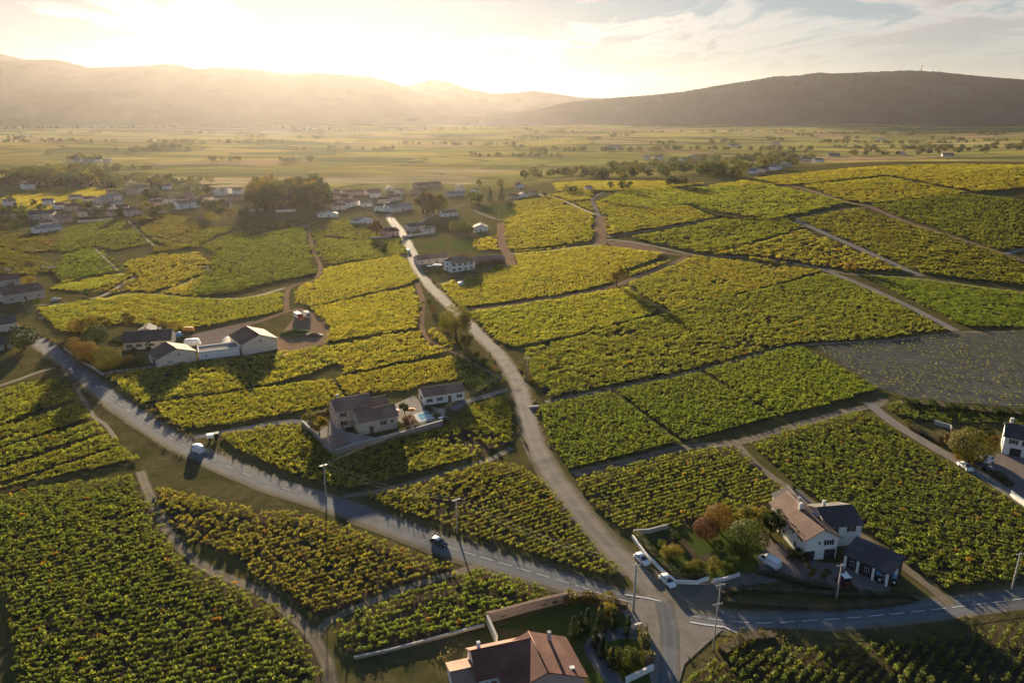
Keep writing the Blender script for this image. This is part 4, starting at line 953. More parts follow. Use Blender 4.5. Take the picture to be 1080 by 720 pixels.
def simple_house(A,B,depth,eave,ridge,wall,roof,label,axis='x',group=None,name='village_house',hip=0,wins=2,storeys=None,chim=True,maxd=3000,cat='house',shut=None,door=True):
    H=House(name,A,B,label,cat,group,maxd); W=H.W; b=H.block(0,W,0,depth,eave,ridge,axis,wall,roof,hip=hip)
    st=storeys or (2 if eave>4.4 else 1)
    for k in range(st):
        z=.9+k*2.7
        for i in range(wins):
            x=W*(i+.5)/wins
            if k==0 and door and i==wins//2: continue
            H.win(b,'front',x,z,shut=shut)
        for f in ('left','right'): H.win(b,f,depth*.5,z,shut=shut)
    if door: H.door(b,'front',W*(wins//2+.5)/wins)
    if chim:
        if axis=='x': H.chimney(b,W*.22,depth/2+.6,ridge-.6,ridge+1.)
        else: H.chimney(b,W/2+.7,depth*.7,ridge-.8,ridge+1.)
    return H
def wall_line(pxs,h,th,mat,label,cope='concrete',name='garden_wall',maxd=1500,cat='wall',steps=False):
    P=[px(u,v,maxd) for u,v in pxs]; o=P[0].copy(); root=None; mb=MB(); cp=MB(); n=len(P); L=[];Rr=[]
    for i,p in enumerate(P):
        d1=(P[i]-P[i-1]).xy.normalized() if i else (P[1]-P[0]).xy.normalized(); d2=(P[i+1]-P[i]).xy.normalized() if i<n-1 else d1
        m=(d1+d2).normalized(); nn=Vector((-m.y,m.x)); k=1/max(.5,m.dot(d1)); L.append(p.xy+nn*th/2*k); Rr.append(p.xy-nn*th/2*k)
    def prism(b,e,z0,z1):
        rings=[]
        for i,p in enumerate(P):
            c=p.xy; l=c+(L[i]-c)*e; r_=c+(Rr[i]-c)*e; rings.append([(l.x-o.x,l.y-o.y,p.z+z0-o.z),(l.x-o.x,l.y-o.y,p.z+z1-o.z),(r_.x-o.x,r_.y-o.y,p.z+z1-o.z),(r_.x-o.x,r_.y-o.y,p.z+z0-o.z)])
        b.loft(rings,smooth=False)
    prism(mb,1,-.4,h); prism(cp,1.35,h+.003,h+.1)
    w=mb.build(name,M[mat]); w.location=o; cp.build('coping',M[cope],w); tag(w,label,cat); return w

# ------------------------------------------------------------------ vehicles
def ring(x,hw,z0,z1,n=.25):
    """rounded rectangle cross-section across the car at x"""
    c=n*min(hw,(z1-z0)/2)*1.3; return [(x,-hw+c,z0),(x,hw-c,z0),(x,hw,z0+c),(x,hw,z1-c),(x,hw-c,z1),(x,-hw+c,z1),(x,-hw,z1-c),(x,-hw,z0+c)]
def car(u,v,to,paint,label,kind='hatch',maxd=1500,group=None,name='parked_car',cat='car',roofpaint=None):
    p=px(u,v,maxd); q=px(*to,maxd); rz=math.atan2(q.y-p.y,q.x-p.x)
    root=empty(name,p+Vector((0,0,.06)),rz); tag(root,label,cat,group); roofpaint=roofpaint or paint
    if kind=='hatch': L,Wd,H=4.1,1.75,1.48; st=[(-2.05,.72,.35,.78),(-1.98,.82,.25,.92),(-1.4,.87,.2,.97),(0,.88,.2,.96),(1.0,.87,.2,.93),(1.55,.83,.22,.84),(1.95,.74,.26,.72),(2.05,.62,.32,.62)]; gh=[(-1.95,.60,.93,1.05),(-1.55,.68,.95,1.38),(-.6,.69,.95,1.46),(.25,.68,.94,1.42),(1.05,.66,.92,.98)]; rf=[(-1.5,.60),(-.6,.63),(.2,.60)]; wx=1.25
    elif kind=='van': L,Wd,H=5.0,1.95,2.15; st=[(-2.5,.90,.4,1.15),(-2.46,.96,.28,1.2),(-1.4,.98,.25,1.2),(.8,.98,.25,1.2),(1.7,.95,.25,1.15),(2.25,.86,.28,1.0),(2.5,.70,.35,.8)]; gh=[(-2.48,.86,1.18,2.0),(-2.3,.89,1.19,2.1),(0,.9,1.19,2.12),(1.0,.87,1.18,2.05),(1.75,.84,1.14,1.2)]; rf=None; wx=1.55
    else: L,Wd,H=4.6,1.8,1.45; st=[(-2.3,.7,.35,.8),(-2.22,.82,.25,.9),(-1.4,.88,.2,.95),(0,.89,.2,.95),(1.2,.88,.2,.92),(1.9,.83,.22,.82),(2.2,.72,.27,.7),(2.3,.6,.32,.6)]; gh=[(-2.1,.62,.92,1.02),(-1.7,.68,.94,1.36),(-.5,.69,.95,1.43),(.35,.68,.94,1.38),(1.2,.66,.91,.97)]; rf=[(-1.65,.6),(-.5,.63),(.3,.6)]; wx=1.4
    MB().loft([ring(*s) for s in st]).build('body',M[paint],root)
    if kind=='van':
        MB().loft([ring(x,hw,a,b,.2) for x,hw,a,b in gh[:4]]).build('cargo_box',M[paint],root)
        MB().loft([ring(x,hw,a,b,.2) for x,hw,a,b in [(1.003,.84,1.19,1.98),(1.3,.83,1.18,1.7),(1.75,.80,1.16,1.24)]]).build('windscreen',M['glass'],root)
        for k in (-1,1): MB().box(.35,1.0,k*.9-.02,k*.9+.02,1.3,1.85).build('side_window',M['glass'],root)
    else:
        MB().loft([ring(x,hw,a,b,.3) for x,hw,a,b in gh]).build('cabin_glass',M['glass'],root)
        zz=[gh[1][3],gh[2][3],gh[3][3]]
        MB().loft([ring(x,hw,z-.05,z+.025,.3) for (x,hw),z in zip(rf,zz)]).build('roof_panel',M[roofpaint],root)
        pl=MB()
        for k in (-1,1):
            pl.tube([(gh[1][0],k*gh[1][1],gh[1][3]-.03),(gh[0][0],k*.66,.93)],.05,5); pl.tube([(gh[3][0],k*gh[3][1],gh[3][3]-.02),(gh[4][0],k*.68,.93)],.045,5); pl.tube([(-.55,k*.70,1.44),(-.5,k*.84,.94)],.05,5)
        pl.build('pillars',M[paint],root)
    for sx in (-1,1):
        for sy in (-1,1):
            w=MB().tube([(sx*wx,sy*(Wd/2-.22),.3),(sx*wx,sy*(Wd/2+.01),.3)],.32,14).build('wheel',M['black'],root)
            MB().tube([(sx*wx,sy*(Wd/2+.012),.3),(sx*wx,sy*(Wd/2+.03),.3)],.19,10).build('rim',M['metal'],w)
    for sy in (-1,1):
        MB().box(L/2-.2,L/2-.02,sy*.58-.13,sy*.58+.13,.6,.74).build('headlight',M['lamp'],root)
        MB().box(-L/2-.02,-L/2+.12,sy*.66-.1,sy*.66+.1,.72,.95).build('tail_light',M['tail'],root)
        MB().box(.7,.85,sy*(Wd/2+.05)-.1,sy*(Wd/2+.05)+.1,.95,1.08).build('mirror',M['black'],root)
    return root

# ------------------------------------------------------------------ poles and wires
def pole(u,v,label,h=8.5,arm=0.,lamp=False,maxd=1500,name='utility_pole',mat='concrete',fat=1.):
    p=px(u,v,maxd); root=empty(name,p,arm); tag(root,label,'pole')
    MB().tube([(0,0,-.5),(0,0,h*.5),(0,0,h)],[.19*fat,.15*fat,.10*fat],8).build('shaft',M[mat],root)
    a=MB().box(-.95,.95,-.06,.06,h-.45,h-.33).build('crossarm',M['metal'],root)
    for x in (-.85,-.3,.3,.85): MB().tube([(x,0,h-.33),(x,0,h-.22),(x,0,h-.1)],[.04,.07,.03],6).build('insulator',M['tarp_white'],a)
    if lamp:
        k=MB().tube([(0,-.1,h-1.2),(0,-.9,h-.8),(0,-1.5,h-.75)],.04,6).build('lamp_arm',M['metal'],root); MB().loft([[(s*.16*w,-1.4-t,h-.78+zz) for s,zz in ((-1,0),(1,0),(.7,.1),(-.7,.1))] for t,w in ((0,.6),(.25,1),(.6,.7))],smooth=False).build('lamp_head',M['metal'],k)
    return dict(p=p,top=Vector((p.x,p.y,p.z+h-.15)),dir=Vector((math.cos(arm),math.sin(arm),0)),root=root)
def wire(a,b,sag,label,rad=.03,name='overhead_cable'):
    pts=[a.lerp(b,t/14)-Vector((0,0,sag*4*(t/14)*(1-t/14))) for t in range(15)]
    o=MB().tube([q-a for q in pts],rad,5).build(name,M['wire']); o.location=a; tag(o,label,'cable'); return o
# ------------------------------------------------------------------ the house with red roofs at the bottom edge
H=House('red_roofed_house',None,None,'large L shaped house with red tiled roofs at the bottom edge of the view',at=px(577,740),rz=R(17)); 
b=H.block(-6.4,6.4,0,9.4,3.3,5.9,'y','render_pink','roof_red',o=.5); 
for a in (-3.6,0,3.4): H.win(b,'front',a,1,1.1,1.3,'wood_dark')
H.win(b,'right',3,1,1.1,1.2); H.win(b,'right',6.5,1,1.1,1.2)
q=MB(); q.box(4.3,5.2,1.2,1.9,4.1,4.32); q.build('skylight',M['frame'],b['roof'])
c=H.block(-10.2,-.4,4.6,11.6,3.4,5.75,'x','render_white','roof_red',o=.45)
H.win(c,'front',-9,.9,1.1,1.4); H.door(c,'front',-7.6,1.,2.1); H.win(c,'left',9.,1.4,.9,1.1)
H.chimney(c,-9,8.7,5,6.9,'render_white',.55); H.chimney(b,3.2,8.2,4.2,6.4,'render_grey',.6)
d=H.block(-14.,-10.5,3.4,10.2,2.5,3.6,'x','render_white','roof_old',o=.3); H.win(d,'front',-12.2,.9,.9,1.)
q=MB()
for x in (-9.8,-6.7): q.box(x-.08,x+.08,1.6,1.76,-.2,2.4)
q.box(-9.95,-6.5,1.55,1.8,2.4,2.52); q.box(-9.95,-9.8,1.8,4.55,2.4,2.52); q.box(-6.65,-6.5,1.8,4.55,2.4,2.52); q.box(-8.3,-8.15,1.8,4.55,2.4,2.52); q.build('veranda_frame',M['frame'],H.root)
wall_line([(514,655),(525,653),(560,643),(598,634)],1.9,.5,'stonewall','thick stone boundary wall between the green vines and the red roofed house',cope='roof_old')
wall_line([(514,657),(524,680)],1.8,.35,'render_grey','short grey wall joining the boundary wall to the red roofed house')
wall_line([(374,695),(410,687),(456,675),(511,660)],.5,.3,'stonewall','low stone kerb wall between the green vines and the dry meadow')
wall_line([(660,720),(672,714),(689,706)],1.,.35,'render_white','low white wall at the drive of the red roofed house',cope='render_white')
wall_line([(669,664),(676,662)],1.1,.3,'render_white','short white gate wall under the big roadside pole',cope='render_white')
hedge([(677,666),(680,682),(684,700)],1.6,1.7,'olive','clipped yellow green hedge beside the gravel crossroads',leaf=.3)
hedge([(594,636),(612,632),(630,634),(645,638),(661,642)],1.8,1.6,'yellow','shaggy yellow hedge along the road in front of the red roofed house',leaf=.32,wob=.25)
ribbon('driveway',[(672,668),(655,668),(634,672),(624,684),(634,700),(650,722),(662,745)],3.0,M['asphalt'],.06,3,nacross=4)
cy=[(605,672),(612,668),(620,664),(633,666),(647,664),(628,684),(636,694),(646,706),(662,672),(634,656)]
for i,(u,v) in enumerate(cy): tree('cone','conifer',u,v,21,'slim dark cypress sapling in the garden beside the red roofed house','cypress saplings in the bottom garden',name='cypress_tree')
tree('bush','green',664,706,20,'round green shrub behind the low white drive wall'); tree('bush','olive',652,700,14,'small olive shrub beside the driveway of the red roofed house')
tree('bush','yellow',640,650,12,'small yellow shrub behind the shaggy yellow hedge')

# ------------------------------------------------------------------ the white farmhouse on the right
H=House('white_farmhouse',(848,591),(881,588),'white two storey farmhouse with brown roof and dark rear wing, right of the crossroads'); W=H.W
b=H.block(0,W,0,15,5.3,7.3,'y','render_white','roof_brown',o=.7,g=.5)
for x in (W*.72,): H.win(b,'front',x,3.4,1.2,1.2,'wood_dark')
H.win(b,'front',W*.42,3.6,.5,.8); H.door(b,'front',W*.15,2.2,2.2,'wood_dark','garage_door'); H.door(b,'front',W*.78,2.4,2.3,'wood_dark','garage_door')
for y in (2.5,6,10): H.win(b,'left',y,3.4,1.,1.2,'wood_dark')
for y in (4,9): H.win(b,'left',y,.9,1.,1.2)
H.chimney(b,W*.42,8.6,6.4,8.6,'render_white',.7); H.chimney(b,W*.62,11.6,6.3,8.2,'render_grey',.6)
q=MB(); q.box(W*.5,W*.86,5.6,7.5,6.2,6.62); q.build('solar_panel',M['glass'],b['roof'])
c=H.block(W+.02,W+8.,4.,13.,5.1,7.,'x','render_white','roof_slate',o=.4)
H.win(c,'front',W+1.6,3.4,1.,1.3,'wood_dark'); H.win(c,'front',W+5.6,3.4,1.,1.3,'wood_dark'); H.chimney(c,W+2,9.6,6.4,8.1,'render_white',.6)
d=H.block(W*.55,W+4,15.3,22,3.2,4.8,'y','render_grey','roof_slate',o=.3)
H2=House('machine_shed',(889,596),(938,618),'long low machine shed with a dark roof and white posts beside the white farmhouse','shed'); W2=H2.W
b=H2.block(0,W2,0,5.4,2.9,4.4,'x','wood_dark','roof_slate',mono=True,o=.5)
for x in (W2*.18,W2*.5,W2*.85): H2.win(b,'front',x,.9,.9,1.)
for x in (.5,W2*.33,W2*.66,W2-.5):
    q=MB(); q.bbox(x-.22,x+.22,-.75,-.3,-.3,2.75); q.build('post',M['render_white'],H2.root)
wall_line([(667,567),(681,586),(700,605),(712,615),(735,616),(747,611)],.7,.35,'render_white','white garden wall curving round the hedge at the crossroads',cope='render_white')
wall_line([(752,614),(765,612),(780,607)],.7,.3,'render_white','short white garden wall right of the gate by the crossroads',cope='render_white')
hedge([(671,565),(684,582),(702,600),(716,610),(746,608)],1.7,1.5,'green','long clipped green hedge inside the white garden wall',leaf=.26,wob=.06)
wall_line([(668,563),(684,562),(704,557)],1.0,.3,'stone','ochre stone wall end at the corner of the hedged garden')
tree('ball','red',744,568,21,'dark red leaved round tree in the hedged garden'); tree('ball','orange',757,559,26,'bronze leaved broad tree behind the dark red tree')
tree('round','olive',782,555,22,'olive green tree beside the brown roofed farmhouse, behind the clipped ball tree'); tree('round','yellow',800,553,20,'yellow green tree touching the brown farmhouse roof')
tree('ball','green',788,584,33,'large round clipped green tree on the lawn left of the white van')
tree('round','dark',812,566,28,'dark tree against the left wall of the white farmhouse'); tree('tall','conifer',836,533,24,'dark conifer behind the brown farmhouse roof',name='conifer_tree')
tree('round','dark',822,562,24,'dark tree standing close against the farmhouse wall, right of another dark tree')
for i,(u,v,h,k,l) in enumerate([(702,588,12,'yellow','yellow green shrub in the middle of the vegetable beds'),(712,586,12,'yellow','yellow shrub right of the vegetable bed row'),(697,578,9,'green','small green shrub near the top of the hedge'),(734,606,15,'olive','golden shrub just inside the lower garden hedge'),(754,605,15,'olive','pale green shrub by the garden gate'),(770,603,17,'green','leafy green shrub right of the garden gate'),(727,604,12,'olive','olive shrub left of the golden shrub'),(757,579,10,'green','little green shrub below the bronze tree'),(712,570,9,'dark','dark shrub at the far edge of the vegetable garden'),(848,593,10,'dark','dark shrub at the front wall of the farmhouse'),(838,590,13,'dark','dark climbing shrub at the corner of the farmhouse')]): tree('bush',k,u,v,h,l)
tree('loose','yellow',853,611,17,'small yellow green tree in front of the white farmhouse yard'); tree('loose','green',870,613,14,'small green tree right of the yellow yard tree')
hedge([(798,604),(820,609),(850,617),(880,622),(905,625)],1.3,1.0,'dark','dark ragged hedge between the farmyard and the road bank',wob=.3)
hedge([(760,626),(790,622),(830,624),(880,627),(930,628),(968,632)],1.6,.8,'dark','low dark hedge along the road bank below the farmhouse',wob=.3)
hedge([(762,633),(800,636),(850,640),(905,639),(960,633)],2.2,.6,'olive','overgrown grassy bank hedge at the edge of the road',wob=.35)
sheet('vegetable_bed',[(716,570),(722,567),(738,588),(731,590)],M['soil'],.06,edge=6); sheet('vegetable_bed',[(722,592),(752,582),(758,588),(732,597)],M['soil'],.06,edge=6); sheet('vegetable_bed',[(692,566),(708,564),(718,576),(704,580)],M['soil'],.06,edge=6)
sheet('driveway',[(800,556),(810,560),(824,590),(815,604),(800,600)],M['yard'],.052,edge=8)
car(677,592,(686,600),'car_white','white car parked along the lane at the top of the garden hedge')
car(704,615,(712,623),'car_white','white car parked at the bend of the garden hedge, nearer the junction')
car(811,595,(803,590),'car_white','white van parked on the reddish drive of the farmhouse',kind='van',name='parked_van',cat='van')
car(463,574,(474,578),'car_dark','black car with a pale roof driving on the main road',roofpaint='car_white',name='moving_car')
car(208,476,(196,470),'car_white','white delivery van driving on the main road at the left',kind='van',name='delivery_van',cat='van')
car(1018,494,(1026,499),'car_white','white car parked beside the pale track near the right edge',kind='saloon')
car(1040,488,(1048,486),'car_white','white van under the large orange tree at the right edge',kind='van',name='parked_van',cat='van')
car(1037,493,(1049,497),'car_blue','dark blue car parked in front of the white van at the right edge',kind='saloon')
car(487,301,(494,298),'car_white','white van at the entrance of the pale farm drive beside the lane',kind='van',name='parked_van',cat='van')
car(431,266,(428,258),'car_white','small white van on the lane just below the hamlet',kind='van',name='parked_van',cat='van')
car(59,317,(68,315),'car_white','white car parked beside the grey barn at the left edge',kind='saloon')
car(907,592,(912,598),'car_white','white car half hidden under the dark machine shed roof')
car(467,444,(473,441),'car_dark','black car with white roof parked beside the white outbuilding',roofpaint='car_white')
# tractor in the farmyard
p=px(889,617); t=empty('tractor',p+Vector((0,0,.05)),R(100)); tag(t,'red tractor with a white cab roof in front of the machine shed','tractor')
MB().loft([ring(x,hw,a,b,.3) for x,hw,a,b in ((-.2,.38,.75,1.5),(.4,.4,.7,1.55),(1.5,.36,.7,1.45),(1.75,.3,.75,1.3))]).build('bonnet',M['red'],t)
q=MB()
for sx in (-1.1,.1):
    for sy in (-.6,.6): q.box(sx-.05,sx+.05,sy-.05,sy+.05,1.2,2.45)
q.build('cab_frame',M['wood_dark'],t); MB().box(-1.05,.06,-.56,.56,1.45,2.4).build('cab_glass',M['glass'],t); MB().bbox(-1.25,.25,-.75,.75,2.453,2.6).build('cab_roof',M['tarp_white'],t); MB().box(-1.2,.0,-.5,.5,.6,1.3).build('chassis',M['red'],t)
for sy in (-1,1):
    w=MB().tube([(-.75,sy*.6,.75),(-.75,sy*1.0,.75)],.75,16).build('wheel',M['black'],t); MB().tube([(-.75,sy*1.003,.75),(-.75,sy*1.03,.75)],.38,10).build('rim',M['red'],w)
    w=MB().tube([(1.3,sy*.5,.42),(1.3,sy*.78,.42)],.42,14).build('wheel',M['black'],t); MB().tube([(1.3,sy*.783,.42),(1.3,sy*.81,.42)],.22,10).build('rim',M['red'],w)
# blue and white farm machine at the end of the shed
p=px(934,612); t=empty('grape_harvester',p+Vector((0,0,.05)),R(-20)); tag(t,'blue and white vineyard machine parked at the end of the dark shed','farm machine')
MB().loft([ring(x,hw,a,b,.25) for x,hw,a,b in ((-2.,.8,1.2,2.2),(-.5,.95,1.1,2.4),(1.2,.9,1.1,2.2),(1.8,.7,1.2,1.9))]).build('hood',M['tarp_blue'],t)
MB().bbox(.4,1.8,-.65,.65,2.23,3.2).build('cab',M['tarp_white'],t); MB().box(1.78,1.85,-.5,.5,2.4,3.05).build('windscreen',M['glass'],t)
for sx in (-1.3,1.3):
    for sy in (-1,1):
        w=MB().tube([(sx,sy*.75,.6),(sx,sy*1.15,.6)],.6,14).build('wheel',M['black'],t); MB().tube([(sx,sy*1.153,.6),(sx,sy*1.18,.6)],.3,10).build('rim',M['tarp_white'],w)
# ------------------------------------------------------------------ the white house at the right edge
H=House('white_house',(1056,478),(1096,486),'white house with a dark roof and a brick coloured gable at the right edge'); W=H.W
b=H.block(0,W,0,9,5.3,7.4,'x','render_white','roof_slate',o=.45)
for x in (W*.25,W*.6,W*.85): H.win(b,'front',x,3.4,1.1,1.3,'wood_dark')
H.door(b,'front',W*.35,2.6,2.2,'wood_dark','garage_door'); H.win(b,'front',W*.75,.9); H.win(b,'left',4.5,3.4,.9,1.2); H.chimney(b,1.2,5.4,6.6,8.9,'render_white',.8)
wall_line([(985,447),(1002,452),(1003,455)],1.2,.3,'concrete','pale concrete wall at the corner of the white house garden')
wall_line([(1066,522),(1070,526),(1084,536)],1.3,.35,'render_white','white gate wall at the entrance of the right edge house',cope='render_white')
tree('ball','olive',1021,488,36,'large orange green tree in front of the white house at the right edge'); tree('round','red',1003,474,22,'dark red tree left of the large orange tree'); tree('bush','orange',1013,487,10,'small orange shrub at the foot of the large orange tree')
tree('bush','dark',993,466,10,'dark round shrub at the end of the garden hedge beside the pale track'); tree('bush','olive',957,449,7,'olive shrub at the start of the hedge beside the pale track')
tree('round','dark',1040,464,16,'dark tree between the orange tree and the white house'); tree('bush','orange',1046,470,12,'orange shrub at the left gable of the white house')
hedge([(960,452),(972,458),(984,464),(992,469)],1.6,1.5,'green','straight green hedge along the pale track before the orange tree')
hedge([(950,427),(975,429),(1000,432),(1040,436),(1090,440)],3.0,1.6,'dark','long dark hedge under the bare grey field',wob=.25,leaf=.4)
hedge([(1050,500),(1060,508),(1066,513)],1.6,1.2,'dark','short dark hedge along the drive at the right edge')
# ------------------------------------------------------------------ the ochre stone house in the middle
H=House('stone_farmhouse',(380,459),(420,451),'ochre stone farmhouse with weathered tiled roofs inside a walled yard'); W=H.W
b=H.block(0,W,0,7.5,4.2,6.2,'x','stone','roof_old',o=.5)
H.win(b,'front',W*.62,1.9,1.,1.4,'wood_dark'); H.win(b,'front',W*.85,1.9,.9,1.3); H.win(b,'right',3.7,1.6,1,1.3); H.win(b,'left',3.7,2.,.9,1.2); H.door(b,'front',W*.3,1.1,2.2)
c=H.block(-4.8,W*.55,7.2,15.5,5.8,7.9,'x','stone','roof_old',o=.5); 
for y in (9.3,12.8): H.win(c,'left',y,1.,.9,1.4); H.win(c,'left',y,3.8,.9,1.2)
H.win(c,'front',-2.8,3.7,.9,1.3,'wood_dark'); H.win(c,'front',-2.8,1.,.9,1.3,'wood_dark'); H.chimney(c,-3,11.8,7.2,9.3,'stone',.8)
d=H.block(W*.57,W*1.0,7.9,15,4.4,6.2,'x','stone','roof_old',o=.4); H.win(d,'right',11,1.6,1.,1.3)
q=MB(); q.box(-3.5,-3.3,6.4,6.6,-.2,2.5); q.box(-.5,-.3,5.2,5.4,-.2,2.5); q.box(-3.6,-.2,5.15,5.35,2.5,2.65); q.build('porch_frame',M['wood'],H.root)
simple_house((448,427.5),(490,421),7,3.1,4.6,'render_white','roof_old','long white outbuilding with weathered tiles beside the ochre stone house',wins=4,chim=False,cat='outbuilding',name='outbuilding',shut='wood_dark')
H=House('garden_hut',(352,479),(369,472),'small tiled hut in the corner of the walled yard','hut'); b=H.block(0,H.W,.3,5,2.2,3.,'x','stonewall','roof_old',mono=True,o=.3); H.door(b,'back',H.W*.5); H.win(b,'front',H.W*.5,1.,.7,.7)
wall_line([(319,449),(335,464),(351,481)],1.7,.35,'stonewall','stone yard wall left of the small tiled hut')
wall_line([(353,481.5),(373,475),(396,468.5),(420,463),(443,456),(467,449)],1.9,.4,'stonewall','long pale stone wall below the ochre stone house')
hedge([(450,431),(458,437),(466,445)],1.5,1.3,'green','clipped green hedge right of the white pool terrace'); hedge([(468,446),(455,448),(437,453)],1.4,1.1,'dark','dark green hedge inside the long pale stone wall')
hedge([(326,440),(345,435),(362,432)],1.2,1.1,'olive','olive hedge at the top of the yard beside the ochre house')
sheet('pool_deck',[(436,437),(458,431),(464,440),(441,446)],M['paint'],.12,edge=6); sheet('water',[(440.5,437.5),(456,433.3),(459.5,438.5),(444,443)],M['water'],.17,edge=6)
tree('round','yellow',337,459,20,'slim yellow tree inside the stone yard wall'); tree('loose','olive',328,451,20,'light green tree at the entrance of the walled yard'); tree('round','dark',427,437,13,'dark round clipped tree on the terrace right of the stone house')
tree('bush','red',432,450,13,'rust red shrub against the hedge right of the stone house'); tree('bush','dark',424,453,9,'dark shrub right of the stone gable'); tree('bush','orange',438,449,6,'orange shrub at the edge of the pool terrace')
def parasol(u,v,h,r,mat,label):
    p=px(u,v); t=empty('parasol',p); tag(t,label,'parasol'); MB().tube([(0,0,0),(0,0,h)],.04,6).build('pole',M['metal'],t)
    n=8; vs=[(0,0,h+.05)]+[(r*math.cos(6.283*i/n),r*math.sin(6.283*i/n),h-.5) for i in range(n)]+[(0,0,h-.02)]+[(r*.98*math.cos(6.283*i/n),r*.98*math.sin(6.283*i/n),h-.56) for i in range(n)]
    fs=[(0,1+i,1+(i+1)%n) for i in range(n)]+[(n+1,n+2+(i+1)%n,n+2+i) for i in range(n)]+[(1+i,n+2+i,n+2+(i+1)%n,1+(i+1)%n) for i in range(n)]
    MB().add(vs,fs).build('canopy',M[mat],t)
parasol(415,440,2.6,2.2,'red','red brown parasol on the terrace beside the stone house'); parasol(434,438,2.5,1.5,'tarp_orange','orange parasol right of the dark round clipped tree')
for i,u in enumerate((346,352.5,358)): tree('cone','conifer',u,438.5-i*1.,8,('leftmost','middle','rightmost')[i]+' of three small dark columnar shrubs in the yard left of the stone house',name='columnar_shrub',cat='shrub')
# cart at the drive
p=px(224,463); t=empty('farm_trailer',p,R(15)); tag(t,'small white and black farm trailer parked on the pale driveway by the main road','trailer'); MB().bbox(-1.4,.6,-.8,.8,.7,1.7).build('box_body',M['tarp_white'],t); MB().bbox(.65,1.9,-.75,.75,.6,1.9).build('dark_tarp',M['black'],t)
for sx in (-.6,1.2):
    for sy in (-1,1): MB().tube([(sx,sy*.8,.38),(sx,sy*1.,.38)],.38,12).build('wheel',M['black'],t)
# ------------------------------------------------------------------ the farm with two gabled buildings on the left
H=House('gabled_barn',(168,389),(207.5,380.5),'gabled farm building with a brown roof, left of the low pale building','barn'); W=H.W; b=H.block(0,W,0,11,3.9,6.3,'y','render_cream','roof_brown',o=.5); H.win(b,'front',W*.55,3.6,1.1,.7); H.win(b,'front',W*.3,1.6,2.,.6); H.door(b,'left',5,2.6,2.6,'wood_dark','barn_door')
H=House('gabled_barn',(257,375),(293,368),'gabled farm building with a brown roof, right of the low pale building','barn'); W=H.W; b=H.block(0,W,0,15,4.6,7.2,'y','render_cream','roof_brown',o=.5); H.win(b,'front',W*.52,4.4,1.3,.8); H.door(b,'left',4,2.4,2.6,'wood_dark','barn_door'); H.win(b,'left',10,1.6,1.2,1.)
H=House('flat_roofed_store',(208.5,380.3),(255,374.5),'low pale flat roofed building between the two gabled barns','store'); W=H.W; H.block(.6,W-.6,.6,8.5,2.7,2.7,'x','render_white','yard_pale',flat=True); H.win(H.blocks[0],'front',W*.2,1.,.9,.7)
H=House('slate_farmhouse',(130,369.5),(181,366),'long slate roofed farmhouse behind the shrub garden on the left'); W=H.W; b=H.block(0,W,0,10,3.3,6.1,'x','render_cream','roof_slate',o=.5); c=H.block(2.5,11,10.05,17,3.4,6.0,'y','render_cream','roof_slate',o=.4)
for x in (2.5,6,10.5,15): H.win(b,'front',x,1.,1.1,1.2,'wood_dark')
H.win(b,'left',5,1.,1,1.2); H.chimney(b,W*.35,5.7,5.4,7.1); H.chimney(b,W*.75,5.5,5.4,7.,'render_white')
wall_line([(68,369),(85,382),(108,396)],1.,.3,'stonewall','stone roadside wall in front of the shrub garden on the left')
def picket(pxs,label):
    P=spline([px(u,v) for u,v in pxs],2.2); t=empty('picket_fence',P[0]); tag(t,label,'fence'); o=P[0]
    for p in P: q=MB(); q.bbox(p.x-o.x-.08,p.x-o.x+.08,p.y-o.y-.08,p.y-o.y+.08,p.z-o.z-.2,p.z-o.z+1.15,.02); q.build('post',M['render_white'],t)
    for z in (.45,.95): MB().tube([p-o+Vector((0,0,z)) for p in P],.045,4).build('rail',M['render_white'],t)
picket([(109,396),(125,393),(145,391),(166,388)],'white post fence along the front of the shrub garden')
for u,v,h,k,c,l in [(82,352,16,'ball','orange','orange crowned tree at the far left of the farm garden row'),(96,349,17,'wide','yellow','broad yellow tree behind the farm garden, second in the row'),(112,347,15,'round','yellow','yellow tree in the garden row, third from the road'),(137,344,16,'round','yellow','yellow tree just left of the slate roof'),(162,347,13,'round','yellow','pale yellow tree behind the slate roof'),(174,350,13,'round','olive','olive yellow tree behind the slate roof, next to the orange tarp'),(186,350,12,'bush','yellow','rounded yellow shrub left of the orange covered trailer'),(103,365,22,'ball','dark','large dark tree in the heart of the farm garden'),(80,372,17,'ball','orange','orange tinged tree at the roadside wall corner'),(93,384,24,'ball','orange','big bronze tree near the roadside wall, left of its green twin'),(115,391,25,'ball','olive','big olive green tree at the garden corner, right of the bronze tree'),(158,376,19,'tall','conifer','dark pointed conifer in front of the slate farmhouse'),(135,385,11,'bush','orange','rust coloured shrub in front of the slate farmhouse'),(147,385,9,'bush','dark','dark shrub between the rust shrub and the gabled barn'),(122,372,14,'round','dark','dark tree at the left end of the slate farmhouse'),(140,376,10,'bush','dark','dark shrub under the slate farmhouse wall')]: tree(k,c,u,v,h,l)
tree('ball','dark',26,368,25,'large dark round tree at the crossroads on the left edge')
